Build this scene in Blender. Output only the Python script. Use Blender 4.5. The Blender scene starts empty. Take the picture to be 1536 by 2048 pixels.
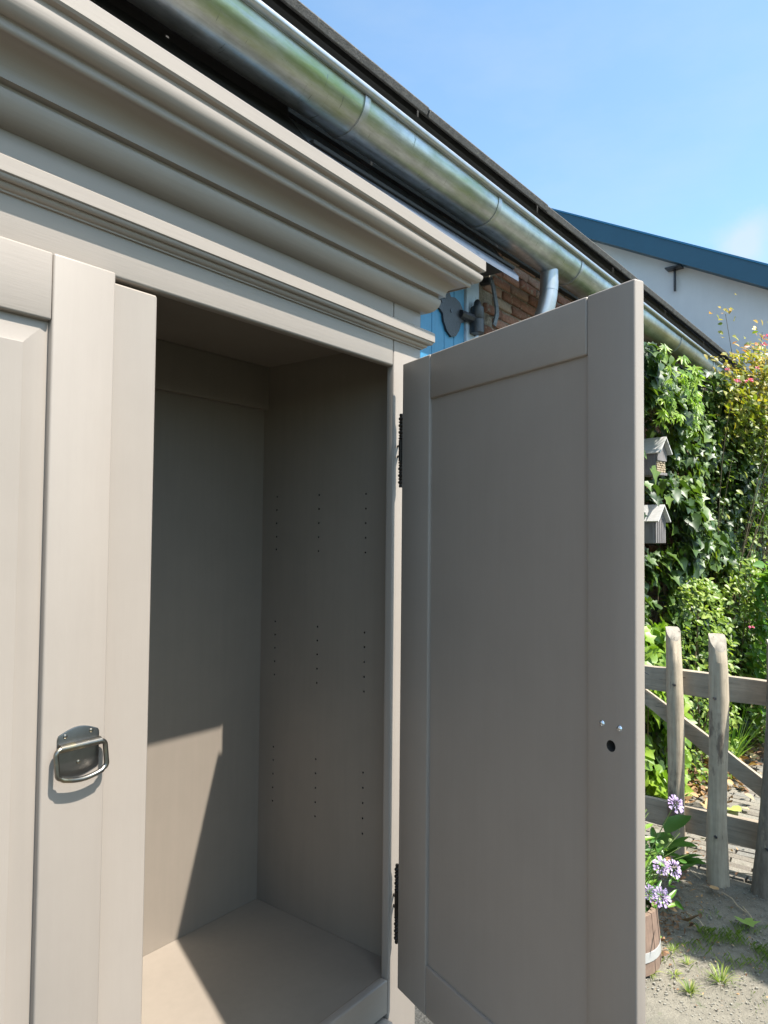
import bpy, bmesh, math, random
import numpy as np
from mathutils import Vector, Matrix
random.seed(7); rng = np.random.default_rng(11)
C = bpy.context.scene.collection
S = bpy.context.scene
GZ = 1.949                      # height of the door-top datum above the ground

# ------------------------------------------------------------------ camera
def make_camera():
    f, yaw, pit, rol = 1439.66, .6666, .0357, .0099
    w = Vector((math.cos(pit)*math.cos(yaw), math.cos(pit)*math.sin(yaw), math.sin(pit)))
    r = Vector((math.sin(yaw), -math.cos(yaw), 0)); u = r.cross(w)
    r2 = math.cos(rol)*r + math.sin(rol)*u; u2 = -math.sin(rol)*r + math.cos(rol)*u
    cd = bpy.data.cameras.new('camera'); co = bpy.data.objects.new('camera', cd); C.objects.link(co)
    m = Matrix((r2, u2, -w)).transposed().to_4x4(); m.translation = Vector((-1.3163, -1.0106, -.3987+GZ))
    co.matrix_world = m
    cd.sensor_fit = 'HORIZONTAL'; cd.sensor_width = 36; cd.lens = 36*f/1536
    cd.clip_start = .02; cd.clip_end = 400
    S.camera = co
make_camera()

# ------------------------------------------------------------------ light
SUN = Vector((.13, -1, 1.78)).normalized()
EXPOSURE = 1.67
w = bpy.data.worlds.new('World'); S.world = w; w.use_nodes = True
nt = w.node_tree; nt.nodes.clear()
out = nt.nodes.new('ShaderNodeOutputWorld'); bg = nt.nodes.new('ShaderNodeBackground')
sky = nt.nodes.new('ShaderNodeTexSky'); sky.sky_type = 'NISHITA'; sky.sun_disc = False
sky.sun_elevation = math.asin(SUN.z); sky.sun_rotation = math.atan2(SUN.x, SUN.y)
sky.air_density = 1.0; sky.dust_density = 1.9; sky.ozone_density = .6; sky.altitude = 0
tc = nt.nodes.new('ShaderNodeTexCoord'); mp = nt.nodes.new('ShaderNodeMapping'); mp.inputs['Scale'].default_value = (2.2, 2.2, 5.5)
mp.inputs['Location'].default_value = (.35, .1, .2)
nz = nt.nodes.new('ShaderNodeTexNoise'); nz.inputs['Scale'].default_value = 1.6; nz.inputs['Detail'].default_value = 7; nz.inputs['Roughness'].default_value = .58
cr = nt.nodes.new('ShaderNodeValToRGB'); cr.color_ramp.elements[0].position = .50; cr.color_ramp.elements[1].position = .78
cr.color_ramp.elements[1].color = (.16, .16, .16, 1)
mx = nt.nodes.new('ShaderNodeMixRGB'); mx.inputs[2].default_value = (2.5, 2.7, 2.85, 1)
nt.links.new(tc.outputs['Generated'], mp.inputs[0]); nt.links.new(mp.outputs[0], nz.inputs['Vector'])
# one small cumulus low in the sky beyond the white house
cd_ = Vector((1.083, .218, .411)).normalized()
dist = nt.nodes.new('ShaderNodeVectorMath'); dist.operation = 'DISTANCE'; dist.inputs[1].default_value = cd_
wob = nt.nodes.new('ShaderNodeTexNoise'); wob.inputs['Scale'].default_value = 26; wob.inputs['Detail'].default_value = 5
add = nt.nodes.new('ShaderNodeMath'); add.operation = 'MULTIPLY_ADD'; add.inputs[1].default_value = .05; 
cmap = nt.nodes.new('ShaderNodeMapRange'); cmap.inputs[1].default_value = .068; cmap.inputs[2].default_value = .036; cmap.inputs[3].default_value = 0; cmap.inputs[4].default_value = .62
nt.links.new(tc.outputs['Generated'], dist.inputs[0]); nt.links.new(tc.outputs['Generated'], wob.inputs['Vector'])
nt.links.new(wob.outputs[0], add.inputs[0]); nt.links.new(dist.outputs['Value'], add.inputs[2]); nt.links.new(add.outputs[0], cmap.inputs[0])
mxx = nt.nodes.new('ShaderNodeMath'); mxx.operation = 'MAXIMUM'
nt.links.new(nz.outputs[0], cr.inputs[0]); nt.links.new(cr.outputs[0], mxx.inputs[0]); nt.links.new(cmap.outputs[0], mxx.inputs[1])
nt.links.new(mxx.outputs[0], mx.inputs[0]); tint = nt.nodes.new('ShaderNodeVectorMath'); tint.operation = 'MULTIPLY'; tint.inputs[1].default_value = (.82, .985, .99)
nt.links.new(sky.outputs[0], tint.inputs[0]); nt.links.new(tint.outputs[0], mx.inputs[1])
nt.links.new(mx.outputs[0], bg.inputs[0]); bg.inputs[1].default_value = .104
nt.links.new(bg.outputs[0], out.inputs[0])
sd = bpy.data.lights.new('sun', 'SUN'); sd.energy = 3.6; sd.angle = math.radians(.53); sd.color = (1, .955, .88)
so = bpy.data.objects.new('sun', sd); C.objects.link(so); so.rotation_euler = SUN.to_track_quat('Z', 'Y').to_euler(); so.location = (0, 0, 20)
S.view_settings.view_transform = 'Standard'; S.view_settings.look = 'None'; S.view_settings.exposure = EXPOSURE
S.view_settings.gamma = 1; S.view_settings.use_curve_mapping = False
S.render.engine = 'CYCLES'
S.cycles.max_bounces = 8; S.cycles.diffuse_bounces = 5

# ------------------------------------------------------------------ materials
def mat(name, col, rough=.6, metal=0, spec=.5, noise=None, bump=None, attr=None, transl=None, streak=None, coat=0):
    """noise=(scale, amount[, stretch xyz]); bump=(scale, strength, distance[, stretch]); attr=list of ramp colours driven by the 'rnd' attribute"""
    m = bpy.data.materials.new(name); m.use_nodes = True; t = m.node_tree; b = t.nodes['Principled BSDF']
    b.inputs['Roughness'].default_value = rough; b.inputs['Metallic'].default_value = metal
    b.inputs['Specular IOR Level'].default_value = spec
    b.inputs['Coat Weight'].default_value = coat
    L = t.links.new
    c = t.nodes.new('ShaderNodeRGB'); c.outputs[0].default_value = (*col, 1); src = c.outputs[0]
    geo = t.nodes.new('ShaderNodeNewGeometry'); pos = geo.outputs['Position']
    def nodnoise(scale, stretch, detail=5):
        mpn = t.nodes.new('ShaderNodeMapping'); mpn.inputs['Scale'].default_value = stretch
        n = t.nodes.new('ShaderNodeTexNoise'); n.inputs['Scale'].default_value = scale; n.inputs['Detail'].default_value = detail
        n.inputs['Roughness'].default_value = .62
        L(pos, mpn.inputs[0]); L(mpn.outputs[0], n.inputs['Vector']); return n.outputs[0]
    if attr:
        a = t.nodes.new('ShaderNodeAttribute'); a.attribute_name = 'rnd'
        rp = t.nodes.new('ShaderNodeValToRGB'); e = rp.color_ramp.elements
        while len(e) < len(attr): e.new(.5)
        for i, cc in enumerate(attr): e[i].position = i/(len(attr)-1); e[i].color = (*cc, 1)
        L(a.outputs['Fac'], rp.inputs[0]); src = rp.outputs[0]
    for nz_ in (noise if isinstance(noise, list) else [noise] if noise else []):
        st = nz_[2] if len(nz_) > 2 else (1, 1, 1)
        n = nodnoise(nz_[0], st)
        mr = t.nodes.new('ShaderNodeMapRange'); mr.inputs[1].default_value = .28; mr.inputs[2].default_value = .72
        mr.inputs[3].default_value = 1-nz_[1]; mr.inputs[4].default_value = 1+nz_[1]
        L(n, mr.inputs[0])
        mu = t.nodes.new('ShaderNodeVectorMath'); mu.operation = 'SCALE'; L(src, mu.inputs[0]); L(mr.outputs[0], mu.inputs['Scale']); src = mu.outputs[0]
    if streak:   # (scale, stretch, lo, hi, colour): blotches of another colour
        for sc_, st, lo, hi, cc in (streak if isinstance(streak, list) else [streak]):
            n = nodnoise(sc_, st, 6)
            mr = t.nodes.new('ShaderNodeMapRange'); mr.inputs[1].default_value = lo; mr.inputs[2].default_value = hi; L(n, mr.inputs[0])
            mi = t.nodes.new('ShaderNodeMixRGB'); L(mr.outputs[0], mi.inputs[0]); L(src, mi.inputs[1]); mi.inputs[2].default_value = (*cc, 1); src = mi.outputs[0]
    L(src, b.inputs['Base Color'])
    prev = None
    for bp in (bump if isinstance(bump, list) else [bump] if bump else []):
        n = nodnoise(bp[0], bp[3] if len(bp) > 3 else (1, 1, 1))
        bn = t.nodes.new('ShaderNodeBump'); bn.inputs['Strength'].default_value = bp[1]; bn.inputs['Distance'].default_value = bp[2]
        L(n, bn.inputs['Height'])
        if prev: L(prev, bn.inputs['Normal'])
        prev = bn.outputs[0]
    if prev: L(prev, b.inputs['Normal'])
    if transl:
        tr = t.nodes.new('ShaderNodeBsdfTranslucent'); ms = t.nodes.new('ShaderNodeMixShader'); ms.inputs[0].default_value = transl
        sc2 = t.nodes.new('ShaderNodeVectorMath'); sc2.operation = 'MULTIPLY'; sc2.inputs[1].default_value = (1.5, 1.6, .6)
        L(src, sc2.inputs[0]); L(sc2.outputs[0], tr.inputs[0])
        L(b.outputs[0], ms.inputs[1]); L(tr.outputs[0], ms.inputs[2]); L(ms.outputs[0], t.nodes['Material Output'].inputs[0])
    return m

TAUPE = (.280, .241, .207)
M = {}
M['paint'] = mat('taupe_paint', TAUPE, .42, spec=.42, noise=[(3, .03), (9, .02), (60, .018, (1, 1, .06))], bump=[(220, .3, .0008, (1, 1, .05)), (900, .15, .0003)])
M['paint_h'] = mat('taupe_paint_rail', TAUPE, .42, spec=.42, noise=[(3, .03), (9, .02), (60, .018, (.06, 1, 1))], bump=[(220, .3, .0008, (.05, 1, 1)), (900, .15, .0003)])
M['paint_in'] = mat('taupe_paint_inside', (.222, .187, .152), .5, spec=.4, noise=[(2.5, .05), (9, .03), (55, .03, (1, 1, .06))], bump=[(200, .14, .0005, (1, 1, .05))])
M['black_iron'] = mat('black_painted_iron', (.022, .023, .028), .34, spec=.6, noise=(60, .4), bump=(130, .6, .004))
M['hinge'] = mat('dark_bronze', (.03, .026, .022), .42, metal=.7)
M['pewter_dark'] = mat('dark_pewter_plate', (.20, .195, .19), .36, metal=1, noise=(70, .1))
M['pewter'] = mat('antique_pewter', (.24, .22, .195), .3, metal=1, noise=(70, .12), bump=(900, .1, .0003), streak=(35, (1, 1, 1), .5, .62, (.36, .30, .20)))
M['zinc_screw'] = mat('zinc_screw', (.75, .8, .85), .2, metal=1)
M['hole'] = mat('drilled_wood', (.05, .04, .032), .9)
M['zinc'] = mat('weathered_zinc', (.43, .455, .465), .34, metal=.92, noise=[(7, .22, (.6, 1, 1)), (14, .16, (1, 1, 1)), (90, .14, (.1, 1, 1))],
                bump=[(26, .10, .004, (.35, 1, 1)), (420, .12, .0006)],
                streak=[(4.5, (.3, 1.4, 1.4), .5, .7, (.26, .31, .15)), (150, (.25, 1, 1), .69, .72, (.10, .12, .10)), (42, (1.6, .25, .25), .64, .69, (.20, .22, .19))])
M['zinc_new'] = mat('bright_zinc', (.22, .235, .275), .55, metal=1, noise=(30, .08), bump=(60, .08, .002), streak=(140, (1, 1, 1), .73, .76, (.15, .17, .2)))
M['galv'] = mat('galvanised_pipe', (.42, .44, .46), .4, metal=.9, noise=(18, .1), streak=(12, (1, 1, .4), .55, .72, (.34, .37, .26)))
M['blue'] = mat('blue_plank_paint', (.045, .205, .36), .45, noise=[(8, .12), (50, .06, (1, 1, .05))], bump=(130, .25, .001, (1, 1, .05)), streak=(70, (1, 1, .1), .66, .72, (.02, .06, .1)))
M['frame'] = mat('pale_blue_frame_paint', (.38, .46, .54), .5, noise=(14, .08), bump=(100, .3, .001, (1, 1, .06)), streak=(55, (1, 1, .12), .6, .66, (.13, .14, .15)))
M['brick'] = mat('old_brick', (.3, .14, .1), .9, attr=[(.20, .095, .065), (.29, .14, .095), (.36, .20, .145), (.26, .16, .12), (.33, .25, .19)], noise=(90, .28), bump=[(120, .9, .006), (26, .5, .012)],
                 streak=(34, (1, 1, 1), .56, .68, (.33, .29, .24)))
M['mortar'] = mat('old_mortar', (.27, .235, .19), .95, noise=(60, .3), bump=[(70, 1, .012), (300, .6, .003)], streak=(25, (1, 1, 1), .55, .65, (.12, .10, .075)))
M['shade_wood'] = mat('shade_black_board', (.018, .017, .017), .7, bump=(60, .4, .003))  # near-black colour stands in for the shade under the eaves
M['roof'] = mat('roof_sheet', (.075, .070, .066), .85, noise=[(30, .3), (160, .35)], bump=[(180, .8, .003)], streak=(60, (1, 1, 1), .6, .72, (.17, .16, .12)))
M['white_wall'] = mat('white_render', (.64, .645, .655), .85, noise=[(1.2, .05), (8, .03, (1, 1, .2))], bump=(140, .25, .003))
M['barge'] = mat('dark_blue_barge', (.018, .078, .128), .4, noise=(4, .06))
M['barge_lit_edge'] = mat('sunlit_blue_edge', (.02, .15, .29), .35)  # brighter blue paints in the sunlight on the verge's top edge
M['ground'] = mat('sandy_ground', (.172, .154, .120), .95, noise=[(2.2, .10), (26, .16), (230, .26)], bump=[(240, .8, .005), (36, .5, .012)],
                  streak=[(330, (1, 1, 1), .66, .69, (.26, .25, .21)), (260, (1, 1, 1), .70, .73, (.09, .08, .06)), (5, (1, 1, 1), .56, .70, (.14, .13, .10)), (11, (1, 1, 1), .60, .70, (.10, .11, .06)), (48, (1, 1, 1), .66, .72, (.075, .065, .05))])
M['darkgravel'] = mat('dark_gravel', (.055, .052, .046), .95, noise=[(60, .5), (200, .5)], bump=[(120, 1, .01)], streak=(160, (1, 1, 1), .68, .71, (.3, .29, .27)))
M['soil'] = mat('dark_soil', (.085, .075, .06), .95, noise=[(40, .4)], bump=[(90, 1, .02)], streak=(120, (1, 1, 1), .64, .68, (.3, .27, .22)))
M['paver'] = mat('clay_paver', (.3, .27, .22), .92, streak=(14, (1, 1, 1), .58, .68, (.10, .10, .06)), attr=[(.15, .13, .105), (.185, .165, .135), (.21, .19, .155), (.17, .16, .14)], noise=(90, .25), bump=[(150, .8, .005)])
M['lawn'] = mat('lawn', (.115, .125, .07), .9, noise=(8, .4), bump=(60, 1, .03))
M['wood'] = mat('weathered_chestnut', (.36, .30, .22), .85, noise=[(16, .16), (80, .2, (1, 1, .07))], bump=[(90, .7, .004, (1, 1, .08))],
                streak=[(9, (1, 1, .35), .55, .62, (.13, .10, .075)), (160, (1, 1, .05), .66, .70, (.12, .095, .07))])
M['bark'] = mat('chestnut_bark', (.19, .155, .12), .95, noise=[(40, .35, (1, 1, .3))], bump=[(60, 1, .01, (1, 1, .3))], streak=(8, (1, 1, .5), .55, .60, (.33, .27, .19)))
M['cut_wood'] = mat('sawn_end_wood', (.25, .22, .178), .8, noise=(40, .25), streak=(55, (1, 1, 1), .62, .66, (.10, .08, .055)))
M['rail_wood'] = mat('grey_rail_wood', (.31, .26, .20), .85, noise=[(12, .15), (70, .22, (1, .05, 1))], bump=[(100, .6, .004, (1, .05, 1))], streak=(110, (1, .035, 1), .655, .69, (.09, .07, .055)))
M['grey_board'] = mat('silver_board', (.18, .165, .16), .85, noise=[(12, .15), (120, .3, (1, 1, .06))], bump=[(130, .6, .002, (1, 1, .06))])
M['roof_board'] = mat('bleached_board', (.50, .485, .46), .7, noise=[(12, .1), (90, .12, (1, .1, 1))])
M['stave'] = mat('reddish_stave', (.20, .135, .10), .65, noise=[(30, .2), (110, .2, (1, 1, .06))], bump=(120, .5, .002, (1, 1, .06)))
M['hoop'] = mat('steel_hoop', (.46, .46, .45), .4, metal=.3, noise=(40, .1))
M['ivy'] = mat('ivy_leaf', (.05, .1, .03), .44, spec=.5, attr=[(.020, .046, .012), (.048, .092, .018), (.085, .145, .024), (.15, .215, .032), (.26, .32, .045)], noise=(60, .18), transl=.24)
M['lime'] = mat('lime_leaf', (.15, .25, .03), .42, attr=[(.10, .20, .02), (.19, .30, .03), (.27, .38, .04)], transl=.4)
M['shrub'] = mat('shrub_leaf', (.1, .17, .03), .42, attr=[(.06, .125, .02), (.13, .21, .03), (.21, .285, .045), (.30, .35, .075)], transl=.35)
M['rose_leaf'] = mat('rose_leaf', (.1, .17, .03), .42, attr=[(.05, .10, .02), (.16, .21, .03), (.27, .25, .04), (.42, .29, .05), (.38, .15, .04)], transl=.35)
M['lance'] = mat('lance_leaf', (.1, .2, .03), .35, attr=[(.045, .12, .02), (.10, .22, .03), (.20, .32, .04)], transl=.35)
M['stem'] = mat('plant_stem', (.12, .09, .05), .8)
M['greenstem'] = mat('green_stem', (.16, .22, .06), .6)
M['petal'] = mat('lavender_petal', (.48, .36, .72), .6, attr=[(.31, .21, .42), (.41, .30, .52), (.51, .41, .61)], transl=.25)
M['pink'] = mat('pink_petal', (.75, .12, .32), .6, attr=[(.62, .06, .22), (.78, .18, .40), (.85, .38, .55)], transl=.25)
M['dry'] = mat('dry_leaf', (.25, .13, .06), .8, attr=[(.09, .05, .03), (.22, .12, .06), (.42, .25, .12), (.50, .38, .2)], transl=.15)
M['fallen_green'] = mat('fallen_green_leaf', (.30, .38, .08), .6, attr=[(.2, .3, .06), (.38, .45, .12)], transl=.2)
M['grass'] = mat('grass_blade', (.12, .2, .03), .55, attr=[(.07, .13, .02), (.19, .26, .04), (.36, .38, .08)], transl=.3)
M['drystem'] = mat('dry_twig', (.38, .30, .2), .8)
M['hedge'] = mat('hedge_green', (.055, .105, .028), .8, noise=(6, .5), bump=(9, 1, .2))
M['black_tool'] = mat('black_blade', (.02, .02, .022), .3)

# ------------------------------------------------------------------ helpers
def newobj(name, me, m=None, parent=None):
    if m is not None and not me.materials:
        for mm in (m if isinstance(m, (list, tuple)) else [m]): me.materials.append(mm)
    o = bpy.data.objects.new(name, me); C.objects.link(o)
    # recentre the origin
    n = len(me.vertices)
    if n:
        co = np.empty(n*3, 'f'); me.vertices.foreach_get('co', co); co = co.reshape(-1, 3)
        c = (co.min(0)+co.max(0))/2; co -= c; me.vertices.foreach_set('co', co.ravel()); me.update()
        o.location = Vector([float(q) for q in c]) - (WL(parent) if parent else Vector((0, 0, 0)))
    if parent: o.parent = parent
    return o
def WL(o):
    l = Vector(o.location)
    while o.parent: o = o.parent; l += Vector(o.location)
    return l
def empty(name, loc, label=None, cat=None, group=None):
    o = bpy.data.objects.new(name, None); C.objects.link(o); o.location = loc; o.empty_display_size = .1
    tag(o, label, cat, group); return o
def tag(o, label=None, cat=None, group=None, kind=None):
    if label: o['label'] = label
    if cat: o['category'] = cat
    if group: o['group'] = group
    if kind: o['kind'] = kind
    return o
def smooth(me, ang=35):
    for p in me.polygons: p.use_smooth = True
    me.set_sharp_from_angle(angle=math.radians(ang)); return me
def bm_box(bm, x, y, z, mtx=None):
    vs = [bm.verts.new((x[i], y[j], z[k])) for i in (0, 1) for j in (0, 1) for k in (0, 1)]
    for q in ((0, 1, 3, 2), (4, 6, 7, 5), (0, 4, 5, 1), (2, 3, 7, 6), (0, 2, 6, 4), (1, 5, 7, 3)): bm.faces.new([vs[i] for i in q])
    if mtx:
        for v_ in vs: v_.co = mtx @ v_.co
    return vs
def fin(name, bm, m, parent=None, ang=35, recalc=True):
    if recalc: bmesh.ops.recalc_face_normals(bm, faces=bm.faces)
    me = bpy.data.meshes.new(name); bm.to_mesh(me); bm.free(); smooth(me, ang)
    return newobj(name, me, m, parent)
def box(name, x, y, z, m, parent=None, bev=.002, seg=2, mtx=None):
    bm = bmesh.new(); bm_box(bm, sorted(x), sorted(y), sorted(z))
    if bev: bmesh.ops.bevel(bm, geom=bm.edges[:], offset=bev, segments=seg, profile=.5, affect='EDGES', clamp_overlap=True)
    if mtx: bm.transform(mtx)
    return fin(name, bm, m, parent, 30)
def tube(bm, pts, r, n=8, cap=True, rough=0):
    pts = [Vector(p) for p in pts]; rings = []
    N = len(pts); up = None
    for i, p in enumerate(pts):
        t = (pts[min(i+1, N-1)]-pts[max(i-1, 0)]).normalized()
        if up is None: up = Vector((0, 0, 1)) if abs(t.z) < .9 else Vector((1, 0, 0))
        a = t.cross(up).normalized(); b = a.cross(t).normalized(); up = b
        rr = r[i] if isinstance(r, (list, tuple)) else r
        ring = []
        for k in range(n):
            q = 2*math.pi*k/n; r_ = rr*(1+random.uniform(-rough, rough))
            ring.append(bm.verts.new(p+a*math.cos(q)*r_+b*math.sin(q)*r_))
        rings.append(ring)
    for i in range(N-1):
        for k in range(n): bm.faces.new((rings[i][k], rings[i][(k+1) % n], rings[i+1][(k+1) % n], rings[i+1][k]))
    if cap: bm.faces.new(rings[0][::-1]); bm.faces.new(rings[-1])
    return rings
def tube_obj(name, pts, r, m, parent=None, n=8, rough=0):
    bm = bmesh.new(); tube(bm, pts, r, n, True, rough); return fin(name, bm, m, parent, 40)
def rise(px, z):
    """the loose cornice sits a little high towards the left end"""
    t = float(np.interp(-px, [-.22, .18, .83, 1.5], [0, .0125, .0225, .028])); g = float(np.interp(z, [.199, .265], [0, 1]))
    return t*g+max(0, -px)*.0065*(z > .06)
def sweep(name, prof, path, m, parent=None, ang=28):
    """prof: [(out, z)], path: list of fn(out)->(x,y) one per corner (mitred)"""
    bm = bmesh.new(); rings = []
    for fn in path:
        rg = []
        for o, z in prof:
            px, py = fn(o); rg.append(bm.verts.new((px, py, z+rise(px, z))))
        rings.append(rg)
    n = len(prof)
    for i in range(len(path)-1):
        for k in range(n-1): bm.faces.new((rings[i][k], rings[i+1][k], rings[i+1][k+1], rings[i][k+1]))
    me = None
    return fin(name, bm, m, parent, ang)
def arc(cx, cy, r, a0, a1, n=6):
    return [(cx+r*math.cos(math.radians(a0+(a1-a0)*i/n)), cy+r*math.sin(math.radians(a0+(a1-a0)*i/n))) for i in range(n+1)]
def cut(o, cutter_bm, m=None):
    """cut real holes with a boolean, then apply it"""
    me = bpy.data.meshes.new('cutter'); bmesh.ops.recalc_face_normals(cutter_bm, faces=cutter_bm.faces); cutter_bm.to_mesh(me); cutter_bm.free()
    if m: me.materials.append(m)
    c = bpy.data.objects.new('cutter', me); C.objects.link(c); 
    md = o.modifiers.new('b', 'BOOLEAN'); md.object = c; md.operation = 'DIFFERENCE'; md.solver = 'EXACT'; md.material_mode = 'TRANSFER'
    bpy.context.view_layer.update()
    dg = bpy.context.evaluated_depsgraph_get(); nm = bpy.data.meshes.new_from_object(o.evaluated_get(dg))
    o.modifiers.clear(); o.data = nm; bpy.data.objects.remove(c); smooth(nm, 30)

# ------------------------------------------------------------------ ground
def ground_sheet(name, x0, x1, y0, y1, z, m, nx, ny, amp, sc=3.0):
    xs = np.linspace(x0, x1, nx); ys = np.linspace(y0, y1, ny); X, Y = np.meshgrid(xs, ys)
    Z = z + amp*(np.sin(X*sc+1.3*np.sin(Y*sc*.7))*np.cos(Y*sc*1.1+.6) + .5*np.sin(X*sc*2.7+Y*sc*1.9)) - amp*1.5
    v = np.stack([X.ravel(), Y.ravel(), Z.ravel()], 1)
    f = [(j*nx+i, j*nx+i+1, (j+1)*nx+i+1, (j+1)*nx+i) for j in range(ny-1) for i in range(nx-1)]
    me = bpy.data.meshes.new(name); me.from_pydata(v.tolist(), [], f); smooth(me, 180)
    return tag(newobj(name, me, m), kind='structure')
G = -GZ
gr = ground_sheet('ground', -60, 60, -60, 60, G-.03, M['soil'], 3, 3, 0)
gy = ground_sheet('yard', -6, 2.34, -3.2, .84, G, M['ground'], 120, 60, .003)
ground_sheet('lawn', -40, 40, -40, -3.2, G-.01, M['lawn'], 40, 20, .01)
ground_sheet('gravel_strip', -6, .93, -3.2, .96, G+.006, M['darkgravel'], 60, 40, .003)
ground_sheet('soil_bed', 2.9, 16, .12, .84, G+.012, M['soil'], 120, 8, .012, 9)
ground_sheet('path', 2.34, 16, -3.2, .84, G-.025, M['ground'], 60, 12, .003)
pv = bpy.data.objects.new('paving', None); C.objects.link(pv); pv.location = (3.6, 0, G); tag(pv, kind='structure')
def brick_bm(bm, cx, cy, cz, lx, ly, lz, j=.0015):
    vs = bm_box(bm, (cx-lx/2, cx+lx/2), (cy-ly/2, cy+ly/2), (cz-lz/2, cz+lz/2))
    for v_ in vs: v_.co += Vector([random.uniform(-j, j) for _ in range(3)])
    return vs
def rnd_attr(me, vals):
    a = me.attributes.new('rnd', 'FLOAT', 'FACE'); a.data.foreach_set('value', np.asarray(vals, 'f'))
# clay pavers beyond the fence: the near ones one object each, the rest joined
pav_vars = []
for i in range(8):
    bm = bmesh.new(); brick_bm(bm, 0, 0, 0, .050, .198, .05, .0025); bmesh.ops.bevel(bm, geom=bm.edges[:], offset=.003, segments=1, affect='EDGES')
    me = bpy.data.meshes.new('paver'); bm.to_mesh(me); bm.free(); smooth(me, 40); rnd_attr(me, [i/7]*len(me.polygons)); me.materials.append(M['paver']); pav_vars.append(me)
far = bmesh.new(); nfar = []; cnt = 0
x = 2.375; row = 0
while x < 9:
    y = .47-.1*(row % 2)
    while y > -2.6:
        zz = G+.004-.028+random.uniform(-.003, .003)+.02
        near = (x < 5.3 and cnt < 295 and (y < .45) and y > -.62+.12*(x-2.4))
        if near:
            o = bpy.data.objects.new('paver', random.choice(pav_vars)); C.objects.link(o); o.parent = pv
            o.location = Vector((x, y, zz-.02))-pv.location; o.rotation_euler = (random.gauss(0, .012), random.gauss(0, .02), random.gauss(0, .012)); cnt += 1
        else:
            brick_bm(far, x, y, zz-.02, .050, .198, .05, .0025); nfar += [random.random()]*6
        y -= .206
    x += .0555; row += 1
me = bpy.data.meshes.new('distant_pavers'); far.to_mesh(me); far.free(); rnd_attr(me, nfar)
fo = newobj('distant_pavers', me, M['paver'], pv); tag(fo, kind='stuff')

# ------------------------------------------------------------------ barn
barn = empty('barn', (2, .9, G), 'old brick barn with blue plank door, zinc gutter and dark roof edge behind the wardrobe', 'barn')
W = .96
box('wall', (-8, 14), (W+.014, 6.6), (G, 1.56), M['mortar'], barn, 0)
# bricks
def in_part(x, z): return (1.86 < x < 3.6 and .34 < z < 1.26) or (4.3 < x < 5.5 and -1.3 < z < -.45)
bv = []
for i in range(10):
    bm = bmesh.new(); brick_bm(bm, 0, 0, 0, .198, .04, .049, .004); bmesh.ops.bevel(bm, geom=bm.edges[:], offset=.005, segments=1, affect='EDGES')
    me = bpy.data.meshes.new('brick'); bm.to_mesh(me); bm.free(); smooth(me, 50); rnd_attr(me, [i/9]*len(me.polygons)); me.materials.append(M['brick']); bv.append(me)
mass = bmesh.new(); vals = []; z = G+.03; row = 0; nb = 0
while z < 1.5:
    x = -7.9+.105*(row % 2)
    while x < 13.9:
        jx = x+random.uniform(-.004, .004)
        if not (jx+.1 > .42 and jx-.1 < 1.9867 and z < 1.107):
            if in_part(jx, z) and nb < 290:
                o = bpy.data.objects.new('brick', random.choice(bv)); C.objects.link(o); o.parent = barn
                o.location = Vector((jx, W+.02+random.uniform(-.004, .006), z))-barn.location; o.rotation_euler = (random.gauss(0, .02), random.gauss(0, .012), random.gauss(0, .015)); nb += 1
            elif jx > -1:
                brick_bm(mass, jx, W+.02+random.uniform(-.003, .005), z, .198, .04, .049, .003); vals += [random.random()]*6
        x += .2095
    z += .0605; row += 1
me = bpy.data.meshes.new('brickwork'); mass.to_mesh(me); mass.free(); rnd_attr(me, vals)
tag(newobj('brickwork', me, M['brick'], barn), kind='stuff')
# blue plank door in its frame
bd = empty('plank_door', (1.0, W-.02, G)); bd.parent = barn; bd.location = Vector((1.0, W-.02, G))-barn.location
joints = [0.5958, 0.7035, 0.8004, 0.9026, 1.0049, 1.1072, 1.2094, 1.3171, 1.429, 1.5248, 1.6336, 1.7208, 1.8198]
for a, b in zip(joints[:-1], joints[1:]): box('plank', (a+.0018, b-.0018), (W-.018, W+.01), (G+.04, 1.0316), M['blue'], bd, .003, 1)
box('door_frame', (1.8241, 1.9447), (W-.030, W+.02), (G, 1.051), M['frame'], barn, .003)
box('door_frame', (0.4882, 0.5926), (W-.030, W+.02), (G, 1.051), M['frame'], barn, .003)
box('lintel', (0.4236, 1.9953), (W-.016, W+.02), (1.0542, 1.1608), M['frame'], barn, .003)
# forged strap hinge: heart-shaped plate with arm and pintle
def heart(name, cx, cz, y, th, parent):
    pts = []
    raw = [(.118, .010), (.100, .024), (.088, .034), (.060, .062), (.020, .074), (-.018, .068), (-.030, .085), (-.052, .092), (-.070, .070), (-.072, .044), (-.105, .040), (-.135, .018), (-.150, .012), (-.150, -.012), (-.110, -.010), (-.084, -.026), (-.076, -.060), (-.050, -.098), (-.012, -.118), (.026, -.108), (.056, -.074), (.072, -.034), (.100, -.022), (.118, -.012)]
    bm = bmesh.new(); bot = [bm.verts.new((cx+a*1.07, y, cz+b*1.07)) for a, b in raw]; top = [bm.verts.new((cx+a*1.07, y-th, cz+b*1.07)) for a, b in raw]
    bm.faces.new(top); n = len(raw)
    for k in range(n): bm.faces.new((bot[k], bot[(k+1) % n], top[(k+1) % n], top[k]))
    bmesh.ops.recalc_face_normals(bm, faces=bm.faces)
    bmesh.ops.triangulate(bm, faces=[f for f in bm.faces if len(f.verts) > 4])
    return fin(name, bm, M['black_iron'], parent, 40)
hp = heart('strap_hinge', 1.6917, 0.7324, W-.019, .012, bd)
bm = bmesh.new()
for a, b in ((1.5916, 0.7646), (1.6745, 0.7356)):
    tube(bm, [(a, W-.031, b), (a, W-.034, b)], .0105, 4)
fin('hinge_bolt', bm, M['black_tool'], bd)
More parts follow.
